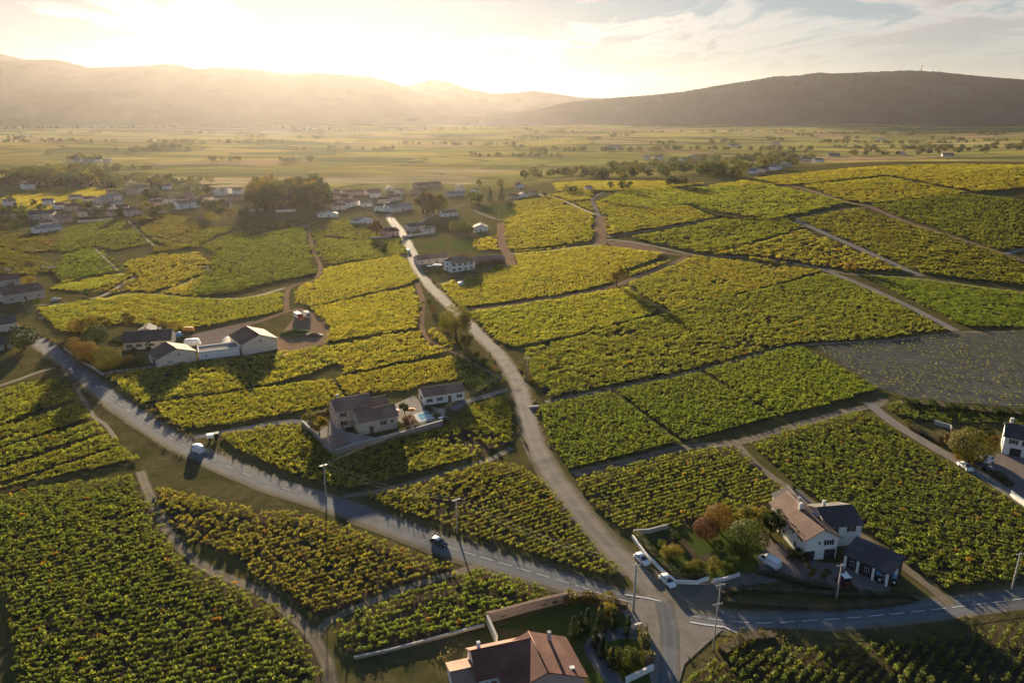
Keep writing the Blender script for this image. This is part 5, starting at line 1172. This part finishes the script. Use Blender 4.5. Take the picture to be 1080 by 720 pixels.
def lumpheap(u,v,r,h,mat,label,name='wood_heap',cat='heap',seed=1,n=40):
    p=px(u,v); rr=random.Random(seed); mb=MB()
    for _ in range(n):
        a=rr.uniform(0,6.28); d=r*rr.random()**.6; z=h*(1-d/r)*rr.random(); L=rr.uniform(.4,1.1); t=rr.uniform(0,6.28)
        mb.tube([(math.cos(a)*d-L*math.cos(t),math.sin(a)*d-L*math.sin(t),z+.12),(math.cos(a)*d+L*math.cos(t),math.sin(a)*d+L*math.sin(t),z+.15+rr.uniform(0,.3))],rr.uniform(.1,.22),6)
    o=mb.build(name,M[mat]); o.location=p; tag(o,label,cat); o['kind']='thing'; return o
def mound(u,v,r,h,mat,label,name='earth_mound',cat='mound',maxd=1500,seed=2):
    p=px(u,v,maxd); n=22; m=9; vs=[];fs=[]; rr=np.random.default_rng(seed)
    for i in range(m):
        for k in range(n):
            a=6.283*k/n; d=r*(1-i/(m-1))*(1+.12*math.sin(3*a+seed)+.08*math.sin(5*a)); vs.append((d*math.cos(a)*1.3,d*math.sin(a)*.8,-.15+h*(1-(1-i/(m-1))**2)*(1+.12*rr.normal()*(0<i<m-1))))
    for i in range(m-1):
        for k in range(n): fs.append((i*n+k,i*n+(k+1)%n,(i+1)*n+(k+1)%n,(i+1)*n+k))
    o=MB().add(vs,fs,True).build(name,M[mat]); o.location=p; tag(o,label,cat); return o
lumpheap(301,377,3.2,1.4,'tarp_orange','pale heap of sawn timber right of the right gabled barn',seed=3)
mound(312,352,6,2.,'lawn','grassy earth mound in the bare yard behind the right gabled barn'); mound(330,354,3.4,1.5,'wood','brown earth heap in the bare yard beside the trucks','earth_heap','heap')
def tarped(u,v,L,Wd,h,mat,label,rz=0.,name='covered_trailer'):
    p=px(u,v); t=empty(name,p,rz); tag(t,label,'trailer'); rings=[]
    for f,k in ((-.5,.55),(-.42,.95),(0,1.),(.42,.95),(.5,.5)):
        rings.append([(L*f,-Wd/2,.55),(L*f,Wd/2,.55),(L*f,Wd/2*.96,.55+h*.6*k),(L*f,Wd*.2,.55+h*k),(L*f,-Wd*.2,.55+h*k),(L*f,-Wd/2*.96,.55+h*.6*k)])
    MB().loft(rings).build('tarpaulin',M[mat],t); MB().box(-L*.45,L*.45,-Wd*.42,Wd*.42,.35,.54).build('chassis',M['metal'],t)
    for sx in (-.25,.25):
        for sy in (-1,1): MB().tube([(L*sx,sy*Wd*.36,.33),(L*sx,sy*Wd*.5,.33)],.33,12).build('wheel',M['black'],t)
tarped(199,350,4.5,2,1.7,'tarp_orange','trailer under an orange tarpaulin behind the flat roofed store',.1)
tarped(203,365,6,3,2.6,'tarp_white','large trailer under a white tarpaulin behind the flat roofed store',.2); tarped(241,362,4.5,2.4,2.2,'tarp_white','white covered trailer against the right gabled barn',1.)
tarped(188,356,3,2,1.8,'tarp_blue','small blue covered trailer behind the left gabled barn',.8)
def truck(u,v,to,label,cabmat,boxmat):
    p=px(u,v); q=px(*to); t=empty('flatbed_truck',p+Vector((0,0,.05)),math.atan2(q.y-p.y,q.x-p.x)); tag(t,label,'truck')
    MB().loft([ring(x,hw,a,b,.2) for x,hw,a,b in ((1.5,1.05,.6,2.5),(2.6,1.05,.6,2.5),(3.1,1.,.6,1.8),(3.2,.95,.65,1.6))]).build('cab',M[cabmat],t); MB().box(2.75,3.15,-.9,.9,1.72,2.25).build('windscreen',M['glass'],t)
    MB().bbox(-3.2,1.4,-1.1,1.1,.75,2.7).build('cargo_box',M[boxmat],t)
    for sx in (-2.3,-1.2,2.2):
        for sy in (-1,1):
            w=MB().tube([(sx,sy*.75,.45),(sx,sy*1.08,.45)],.45,12).build('wheel',M['black'],t); MB().tube([(sx,sy*1.083,.45),(sx,sy*1.1,.45)],.24,8).build('rim',M['metal'],w)
truck(315,336,(320,339),'red truck with a white box in the bare yard, leftmost of two trucks','red','tarp_white'); truck(324,335,(327,338),'grey boxed truck in the bare yard, right of the red truck','car_silver','render_grey')
simple_house((6,320.5),(48,313.5),15,4.3,6.6,'render_grey','roof_brown','grey barn with a brown roof at the left edge beside the field track',wins=3,name='grey_barn',cat='barn',chim=False)
simple_house((-24,354),(19,348),11,3.6,5.8,'render_cream','roof_slate','dark roofed house at the left edge, just above the crossroads tree',wins=3)
simple_house((-16,373),(14,367),7,2.6,3.9,'render_grey','roof_slate','low dark shed at the left edge behind the crossroads tree',wins=2,chim=False,name='low_shed',cat='shed')
simple_house((-12,304),(22,300),12,3.4,5.2,'render_grey','roof_brown','low brown roofed building at the left edge, behind the grey barn',wins=2,chim=False)
tree('bush','yellow',31,301,11,'yellow shrub rising over the roof of the grey barn'); tree('bush','orange',11,304,6,'orange shrub left of the grey barn roof'); tree('bush','dark',92,312,7,'dark shrub beside the field track right of the grey barn'); tree('bush','green',40,322,8,'green shrub under the grey barn wall')
for i,(u,v) in enumerate([(8,286),(25,289),(47,283),(56,283)]): car(u,v,(u+6,v-1),('car_white','car_silver','car_white','car_silver')[i],['white car at the left edge of the car park above the grey barn','silver car in the car park above the grey barn','white car at the right end of the car park above the grey barn','silver car furthest right in the car park above the grey barn'][i],kind='saloon')
# ------------------------------------------------------------------ farm by the lane, hamlet, villages
simple_house((476,287.5),(500,284),10,5.3,8.,'render_white','roof_old','white hip roofed house beside the lane with a long shed behind',hip=4,wins=4,shut='wood_dark')
H=House('open_shed',(501,282),(533,277),'long open fronted shed right of the hip roofed house','shed'); H.block(0,H.W,0,8,3.6,5.2,'x','stone','roof_old',openfront=True)
simple_house((441,279.5),(473,276),8,3.2,5.,'render_cream','roof_old','low row of tiled outbuildings left of the hip roofed house',wins=4,chim=False)
parasol(461,283,2.8,3.4,'tarp_white','large white parasol in the garden left of the hip roofed house'); parasol(453,284,2.6,2.,'tarp_white','small white parasol in the garden left of the large one')
for u,v,h,l in [(452,290,5,'dark low shrub in the garden by the white van'),(463,291,5,'round low shrub in the middle of the lane side garden'),(470,289,4,'small shrub at the left wall of the hip roofed house')]: tree('bush','dark',u,v,h,l)
V='houses of the hamlet along the lane'
for a in [((377,238),(394,235.5),9,4.2,6.3,'render_white','roof_old','white gabled house left of the lane at the hamlet entrance','y'),((414,224),(436,221),12,4.,5.8,'render_white','roof_grey','long white hall at the top of the lane','x'),((409,213),(424,211),10,4.5,6.3,'render_cream','roof_red','cream house behind the long white hall','x'),((352,222),(365,221),8,4.5,6.3,'render_cream','roof_red','cream house left of the hamlet row under the tall wood','x'),((366,219.5),(380,216.5),9,5,7,'render_white','roof_red','white house in the hamlet row left of the lane','x'),((336,229.5),(357,228.5),11,2.6,4.4,'render_white','roof_grey','pale low shed beside the dark wood','y'),((432,244),(449,242),8,3.6,5.5,'render_grey','roof_slate','grey house with slate roof right of the lane','x'),((408,250),(421,248),9,3.8,5.6,'render_pink','roof_red','pinkish house where the lane enters the hamlet','x'),((467,229),(483,227.5),8,3.5,5.3,'render_white','roof_old','white bungalow right of the brown tree clump','x'),((500,245),(514.5,244),9,3.8,5.9,'render_white','roof_old','small white gabled house in the garden above the long shed','y'),((441,199),(466,197),12,4,6.5,'render_pink','roof_red','long red roofed hall behind the brown tree clump','x'),((474,208),(491,206.5),9,3.5,5.3,'render_cream','roof_grey','pale roofed house between the tree clumps of the hamlet','x'),((346,211),(362,209.5),10,4,6,'render_pink','roof_red','red roofed house at the far side of the hamlet, leftmost','x'),((366,207),(384,205.5),10,4,6,'render_pink','roof_red','red roofed house at the far side of the hamlet, middle one','x'),((388,206),(403,205),10,4,6,'render_cream','roof_red','red roofed house at the far side of the hamlet, rightmost','x'),((448,245),(459,243.5),6,2.6,3.6,'render_white','roof_old','low white annex right of the slate roofed grey house','x'),((536,210),(546,209),7,3.2,5,'render_white','roof_red','white cottage leftmost in the crest hamlet','x'),((549,209),(556,208),7,3.6,5.4,'render_white','roof_red','white cottage in the middle of the crest hamlet','y'),((557,206.5),(565,206),7,3.4,5,'render_cream','roof_old','cream cottage rightmost in the crest hamlet','x'),((618,201),(625,200.6),6,3,4.4,'render_white','roof_old','tiny white hut on the crest beside the winding lane','x')]:
    simple_house(*a[:8],axis=a[8],group=V,wins=3)
wall_line([(424,251),(440,249),(459,246.5)],1.6,.4,'render_grey','long grey garden wall below the slate roofed house'); wall_line([(391,252),(412,250.5)],1.4,.4,'render_pink','pink garden wall left of the lane at the hamlet entrance')
wall_line([(291,224),(312,223)],2.2,.5,'render_cream','pale wall at the foot of the dark wood, right one'); wall_line([(262,223),(278,222)],2.,.5,'render_cream','pale wall at the foot of the dark wood, left one')
tree('round','red',397,250,18,'rusty brown tree beside the pinkish house at the lane'); 
grove(['tall','round'],['orange','red','olive'],[(440,228),(468,227),(470,222),(442,222)],9,15,20,'tall brown tree in the clump behind the white bungalow','trees of the brown clump in the hamlet',seed=3)
for u,v,h,k,c,l in [(478,244,12,'bush','olive','bushy olive tree right of the low white annex'),(488,245,12,'bush','green','green bushy tree left of the small white gabled house'),(496,247,8,'bush','dark','dark shrub touching the small white gabled house'),(517,213,15,'cone','conifer','dark spruce left of two on the hamlet crest road'),(529,212,17,'cone','conifer','taller dark spruce right of the other on the crest road'),(505,216,14,'wide','green','broad green tree behind the bungalow lawn'),(497,214,13,'wide','green','green tree left of the broad one behind the bungalow'),(506,197,8,'wide','olive','round olive tree on the plain beyond the crest road'),(528,198,9,'wide','olive','broad grey olive tree on the plain beyond the spruces'),(574,209,6,'bush','dark','dark shrub right of the crest hamlet'),(597,203,8,'bush','olive','shrubby tree between the crest hamlet and the winding lane'),(605,203,8,'bush','dark','dark shrub right of the shrubby tree on the crest'),(644,200,9,'round','dark','small dark tree on the crest, left of three'),(656,201,10,'round','dark','small dark tree on the crest, middle of three'),(663,200,9,'round','dark','small dark tree on the crest, right of three')]: tree(k,c,u,v,h,l,maxd=2500)
V='houses of the left village'
for a in [((5,219),(18,218),9,6,7.6,'render_white','roof_old','white cube like house leftmost in the left village','x'),((39,247),(66,244),11,3.8,5.6,'render_white','roof_grey','long white shed nearest the fields in the left village','x'),((30,232),(57,231),11,5,7.2,'render_grey','roof_slate','big grey house with a slate roof above the long white shed','x'),((62,236),(77,234),9,3.8,5.6,'render_pink','roof_old','pale pink house right of the long white shed','x'),((71,223),(84,222),9,4.8,6.8,'render_pink','roof_red','red pink house in the left village','x'),((84,229),(105,227.5),9,5,7,'render_cream','roof_slate','cream house above the village terrace wall','x'),((107,215),(121,213),9,4.5,6.5,'render_grey','roof_grey','grey roofed house in the upper middle of the left village','x'),((116,221),(131,219),9,4.5,6.3,'render_white','roof_grey','white house with a pale roof in the middle of the left village','x'),((134,228),(151,226.5),9,5,6.8,'render_cream','roof_slate','two storey cream house at the right end of the terrace wall','x'),((131,206),(142,205),9,5,7,'render_pink','roof_red','brownish gabled house at the back of the left village, left one','y'),((143.5,205),(156,204),9,5,7.5,'render_grey','roof_slate','grey gabled house at the back of the left village, right one','y'),((118,228),(130,226),7,3.2,4.8,'render_pink','roof_brown','low brown house left of the two storey cream house','x'),((189,221),(212,218.5),10,5.6,7.6,'render_white','roof_old','white villa with many windows on the right of the left village','x'),((171,215),(186,214),9,4.6,6.6,'render_cream','roof_old','cream house left of the white villa','x'),((160,218),(172,217),8,4,6,'render_pink','roof_brown','brown roofed house left of the cream villa neighbour','x'),((233,206),(247,204),9,5.4,7.2,'render_white','roof_old','white house with steep gable near the dark wood','y'),((228,213.5),(243,212.5),8,4.2,6.2,'render_cream','roof_old','cream house below the white gable near the dark wood','x'),((246,212.5),(260,210.5),8,4.2,6.,'render_pink','roof_old','pinkish house at the left edge of the dark wood','x'),((27,200),(38,199),9,5.5,7.3,'render_white','roof_slate','lone white house in front of the pale poplars','x'),((205,202),(216,201),8,4,5.8,'render_cream','roof_old','cream cottage behind the white villa','x'),((90,214),(102,213),8,4,6,'render_cream','roof_red','cream cottage with a red roof in the heart of the left village','x'),((60,221),(70,220),8,4,6,'render_white','roof_red','white cottage with a red roof left of the red pink house','x'),((76,212),(88,211),8,4.2,6,'render_cream','roof_old','cream house with an old tiled roof at the back of the left village','x'),((118,212),(129,210.5),8,4.4,6.2,'render_white','roof_grey','white house with a grey roof at the top of the left village','x'),((152,222),(164,220.5),8,4,5.8,'render_cream','roof_red','small cream house left of the brown roofed house','x'),((44,240),(56,239),7,3.6,5.2,'render_cream','roof_old','cream annex directly behind the long white shed','x'),((100,222),(112,221),8,4.3,6,'render_white','roof_old','white house with old tiles above the terrace wall','x'),((214,213),(226,212),8,4.3,6,'render_cream','roof_old','cream house right of the white villa','x'),((197,210),(208,209),8,4.5,6.2,'render_pink','roof_red','pink house behind the white villa','x'),((2,230),(16,229),8,4,5.8,'render_grey','roof_slate','grey house at the left edge of the left village','x')]:
    simple_house(*a[:8],axis=a[8],group=V,wins=3)
wall_line([(82,235),(100,234),(119,232.5)],2.,.5,'render_cream','pale terrace wall under the left village houses'); 
def fill_houses(poly,n,label,group,seed):
    r=random.Random(seed); P=[px(u,v) for u,v in poly]; P2=np.array([(p.x,p.y) for p in P]); lo,hi=P2.min(0),P2.max(0)
    used=[np.array(o.location[:2]) for o in ROOT.objects if o.get('category') in ('house',)]; k=0
    for _ in range(4000):
        if k>=n: break
        q=np.array([r.uniform(lo[0],hi[0]),r.uniform(lo[1],hi[1])])
        if not pip(q[None],P2)[0] or any(np.hypot(*(q-w))<14 for w in used): continue
        used.append(q); k+=1; H=House('village_house',None,None,label,'house',group,at=Vector((q[0],q[1],tz(*q))),rz=r.uniform(-.5,.5)); W=r.uniform(8,12); dp=r.uniform(7,9); ev=r.choice((3.2,4.2,5.2)); ax=r.choice('xxy')
        b=H.block(0,W,0,dp,ev,ev+r.uniform(1.6,2.2),ax,r.choice(('render_white','render_white','render_cream','render_pink')),r.choice(('roof_old','roof_old','roof_red','roof_brown')))
        for i in range(3): H.win(b,'front',W*(i+.5)/3,ev-2.2)
        H.door(b,'front',W*.34); H.chimney(b,W*.25,dp/2+.8,ev+.6,ev+2.9)
fill_houses([(20,240),(120,230),(215,222),(262,214),(250,200),(130,200),(60,212),(4,222)],16,'small pale tiled house packed among the others of the left village','infill houses of the left village',4)
fill_houses([(345,222),(400,226),(400,205),(350,204)],8,'small pale tiled house packed among the others of the hamlet','infill houses of the hamlet',5)
fill_houses([(404,214),(440,212),(500,204),(500,198),(400,200)],7,'small pale tiled house at the far end of the hamlet road','infill houses behind the hamlet',6)
VT='garden trees of the left village'
for u,v,h,c in [(20,226,9,'dark'),(10,230,10,'dark'),(26,234,8,'dark'),(5,238,9,'dark'),(18,243,8,'dark'),(27,228,8,'green'),(45,224,7,'dark'),(112,226,9,'dark'),(128,231,11,'dark'),(156,229,12,'yellow'),(163,231,10,'dark'),(170,228,8,'dark'),(157,213,10,'dark'),(164,212,9,'dark'),(171,211,8,'dark'),(216,224,12,'dark'),(223,226,11,'dark'),(230,223,9,'olive'),(224,234,8,'yellow'),(243,231,9,'orange'),(258,229,8,'dark'),(207,207,8,'green'),(219,207,9,'dark'),(200,199,9,'olive'),(96,226,9,'dark'),(100,229,8,'dark'),(81,219,7,'dark'),(128,208,6,'dark'),(14,214,7,'dark'),(35,217,6,'dark'),(150,214,8,'green'),(180,223,7,'dark'),(236,219,7,'dark'),(265,234,7,'dark'),(110,250,3,'dark'),(164,258,5,'dark')]:
    tree('round' if h>8 else 'bush',c,u,v,h*1.35,'garden tree or shrub among the houses of the left village',VT)
# ------------------------------------------------------------------ woods
grove(['round','wide','tall'],['olive','dark','dark','dark','orange'],[(266,224),(340,222),(344,215),(330,207),(270,209)],75,19,26,'broadleaf tree of the dark wood between the village and the hamlet','trees of the dark wood',seed=5)
tree('tall','dark',338,214,28,'tall dark poplar above the right end of the dark wood'); tree('loose','olive',309,214,24,'flat topped pine rising above the dark wood')
grove(['tall','round','wide'],['olive','olive','green'],[(16,199),(108,198),(106,188),(18,189)],64,17,23,'pale poplar in the long tree belt behind the left village','poplars of the pale tree belt',seed=6)
grove(['round','wide'],['dark','olive'],[(-10,200),(18,199),(18,194),(-10,194)],8,9,13,'dark tree at the left end of the pale tree belt','dark trees at the left edge',seed=7)
grove(['round','bush'],['olive','dark','green'],[(105,199),(215,200),(235,192),(110,190)],50,8,13,'scattered hedgerow tree on the plain behind the left village','hedgerow trees behind the left village',seed=8)
far_grove(['round','bush','wide'],['green','olive','dark'],[(665,190),(800,187),(870,172),(820,163),(700,171),(650,181)],110,10,16,9)
far_grove(['round','bush'],['green','olive','dark'],[(545,190),(660,189),(660,183),(555,186)],30,9,14,10)
far_grove(['round','wide'],['dark','olive'],[(880,166),(1080,160),(1080,152),(930,158)],60,10,16,11)
far_grove(['round','wide'],['dark','olive'],[(790,166),(860,168),(850,160),(800,160)],14,9,14,12)
for j,(u0,v0,w,n) in enumerate([(90,170,22,9),(175,157,22,12),(20,146,14,7),(90,141,16,8),(205,142,20,7),(265,145,20,10),(330,146,18,7),(60,127,12,5),(560,147,18,8),(620,148,14,6),(650,145,16,6),(545,158,9,3),(700,152,14,6),(760,151,16,8),(815,148,12,6),(850,144,10,5),(900,148,12,6),(920,141,14,6),(1000,148,18,8),(1045,142,16,8),(960,137,16,6),(470,126,14,6),(600,128,14,6)]):
    far_grove(['round','bush'],['dark','olive','green'],[(u0-w,v0+1.2),(u0+w,v0+1.),(u0+w,v0-1.6),(u0-w,v0-1.4)],int(n*1.8),8,14,20+j)
for j,(u0,u1,v0,n,slope) in enumerate([(0,70,187,14,0),(120,215,160,14,-1),(0,130,150,22,1),(140,300,151,26,0),(300,420,158,14,0),(420,560,152,22,1),(480,600,165,14,1),(560,700,160,26,-1),(690,860,158,40,0),(860,1080,150,40,-2),(0,300,135,40,0),(300,560,136,40,1),(560,860,139,44,0),(860,1080,141,34,-2),(0,540,127,60,-1),(540,1080,131,60,0),(200,330,170,10,1),(60,160,180,12,0),(640,760,176,22,-1),(880,1080,156,34,-1)]):
    far_grove(['round','bush','wide'],['dark','olive','green'],[(u0,v0+.8),(u1,v0+slope+.8),(u1,v0+slope-.6),(u0,v0-.6)],int(n*1.4),7,13,70+j)
far_trees_done()
VF='far houses on the plain'
for i,(u,v,w,wall,roof) in enumerate([(82,171,8,'render_white','roof_grey'),(92,172,9,'render_grey','roof_slate'),(102,171,9,'render_white','roof_slate'),(113,172,8,'render_cream','roof_grey'),(648,157,13,'render_white','roof_grey'),(735,168,10,'render_white','roof_old'),(722,170,7,'render_white','roof_red'),(695,168,8,'render_white','roof_slate'),(683,168,6,'render_white','roof_old'),(793,184,8,'render_white','roof_grey'),(803,182,9,'render_grey','roof_slate'),(815,180,9,'render_white','roof_grey'),(826,177,8,'render_grey','roof_slate'),(840,168,8,'render_pink','roof_red'),(852,170,9,'render_grey','roof_slate'),(864,171,9,'render_white','roof_slate'),(880,165,12,'render_grey','roof_slate'),(775,155,9,'render_white','roof_red'),(818,153,9,'render_white','roof_old'),(950,163,9,'render_white','roof_grey'),(1000,165,12,'render_grey','roof_slate'),(930,148,6,'render_white','roof_red'),(545,199,4,'render_white','roof_red'),(66,121,7,'render_cream','roof_red')]):
    w*=1.
    simple_house((u-w/2,v),(u+w/2,v-.15),9,4.6,6.8,wall,roof,'small pale house among trees far out on the plain',group=VF,wins=3,maxd=8000,name='far_house')
# ------------------------------------------------------------------ single trees of the fields
tree('round','yellow',650,302,22,'lone round yellow tree on a thin trunk among the right hand vineyards',maxd=1200)
tree('bush','orange',897,286,12,'small orange tree where two hillside tracks meet',maxd=1200); tree('bush','dark',808,276,3,'tiny dark shrub on the hillside track',maxd=1200)
tree('wide','olive',481,358,34,'bushy olive tree overhanging the lane at its bend'); tree('bush','dark',470,348,12,'dark shrub beside the bushy olive tree at the lane'); tree('bush','dark',493,366,13,'dark shrub between the bushy olive tree and the lane')
for u,v in [(705,197),(712,197),(719,197)]: tree('wide','dark',u,v,11,'dark round tree of the small clump on the hill crest','dark clump on the hill crest',maxd=1300)
for u,v,h,c in [(452,320,5,'dark'),(456,328,6,'orange'),(462,338,6,'dark'),(457,334,4,'dark'),(503,376,6,'orange'),(512,384,7,'dark'),(520,390,6,'orange'),(526,396,6,'dark'),(556,396,6,'orange'),(560,404,6,'orange')]: tree('bush',c,u,v,h,'rough shrub on the verge of the lane','verge shrubs along the lane')
hedge([(762,690),(775,680),(790,674),(815,672)],2.4,1.1,'olive','shaggy olive hedge on the bank at the corner of the crossroads',wob=.3)
hedge([(640,216),(665,219),(692,223)],2.5,1.6,'orange','rust brown hedgerow above the yellow plot on the hill',leaf=.6,maxd=1300); hedge([(722,216),(757,229),(805,233),(838,232)],3,1.6,'dark','dark hedgerow line running down the hill slope',leaf=.6,maxd=1300)
weeds(None,9.,9.,'rough dry grass on the bank below the main road',.55,world=main_c[10:int(len(main_c)*.45)],side=-9.)
weeds([(376,700),(420,688),(470,677),(508,668)],8.,10.,'rough grass in the walled dry meadow',.5)
weeds([(735,700),(760,682),(800,674),(850,673),(900,675),(960,667),(1080,648)],4.,10.,'rough grass on the bank in the bottom right corner',.5)
weeds(None,1.6,5.,'tall dry grass along the upper verge of the main road',.9,world=main_c[8:int(len(main_c)*.60)],side=4.3); weeds(None,1.6,4.,'tall dry grass along the lower verge of the main road',.6,world=main_c[8:int(len(main_c)*.60)],side=-4.4)
weeds(None,1.8,4.,'dry grass and weeds along the right verge of the lane',.7,world=lane_c[18:80],side=-3.6); weeds(None,1.6,4.,'dry grass and weeds along the left verge of the lane',.6,world=lane_c[18:80],side=3.6)
# ------------------------------------------------------------------ poles and cables
A=pole(344,524,'concrete utility pole beside the main road below the walled yard',9,.6); B=pole(482,563,'concrete utility pole beside the main road right of the black car',9,.6); C=pole(668,645,'large concrete utility pole at the crossroads with lamp',10.5,.3,True,fat=1.5)
D=pole(556,400,'concrete utility pole at the bend of the lane above the square plots',8.5,.2); E=pole(752,686,'slender pole with a lamp on the bank below the crossroads',10,.3,True,fat=.7); Fp=pole(757,646,'slender pole with crossarm at the island above the road',6.5,.3,fat=.8)
Gp=pole(882,632,'grey lamp post beside the farmyard road bank',8,.2,True,fat=1.1); Hp=pole(1067,622,'leaning concrete pole at the right edge above the road',8.5,.2)
I1=pole(27,330,'pale utility pole beside the grey barn on the left',6,.9,mat='wood'); I2=pole(47,350,'pale utility pole between the grey barn and the crossroads',6.5,.9,mat='wood')
for i,(u,v) in enumerate([(887,178),(937,175),(812,187),(998,174)]): pole(u,v,('slim pole on the hill crest, second from the left of four','slim pole on the hill crest, third from the left of four','slim pole on the hill crest, leftmost of four','slim pole on the hill crest, rightmost of four')[i],9,maxd=1100,fat=1.6,mat='wood')
pole(413,232,'thin pole at the hamlet beside the lane',8,maxd=1500); pole(1040,181,'thin pole near the right end of the hill crest',8,maxd=1100,fat=1.4,mat='wood')
for k,s in enumerate((-.8,.8)):
    n=('upper','lower')[k]
    wire(A['top']+A['dir']*s,D['top']+D['dir']*s,2.2,n+' of two sunlit cables crossing above the ochre stone house',.022)
    wire(I1['top']+I1['dir']*s,I2['top']+I2['dir']*s,.8,n+' of two sagging cables between the two pale poles on the left',.022)
    wire(C['top']+C['dir']*s,Fp['top']+Fp['dir']*s,1.,n+' of two cables from the large crossroads pole to the slender pole',.026)
    wire(B['top']+B['dir']*s,C['top']+C['dir']*s,1.6,n+' of two cables along the main road towards the crossroads pole',.022)
    wire(A['top']+A['dir']*s,B['top']+B['dir']*s,1.6,n+' of two cables along the main road between the roadside poles',.022)
# mast on the wooded hill
p=Vector(((957-540)/793.*5200,5200,0)); u_=math.hypot(1,0); p.z=CAMH+5200*(((720/2-75)*CP-F*SP)/(F*CP+(720/2-75)*SP))-4
t=empty('radio_mast',p); tag(t,'radio mast on top of the wooded hill','mast'); MB().tube([(0,0,-14),(0,0,24),(0,0,46)],[3.6,2.8,1.4],8).build('shaft',M['concrete'],t); MB().tube([(0,0,30),(0,0,34)],[6,6],10).build('platform',M['concrete'],t); MB().tube([(0,0,46),(0,0,58)],[.6,.3],5).build('antenna',M['metal'],t)
# reflector post and low concrete block by the lane
for u,v,l in [(563,430,'white concrete culvert block beside the lane at the square plots')]:
    p=px(u,v); q=MB(); q.bbox(-1.6,1.6,-.5,.5,-.2,.7,.08); o=q.build('culvert_block',M['concrete']); o.location=p; o.rotation_euler=(0,0,.25); tag(o,l,'concrete block')
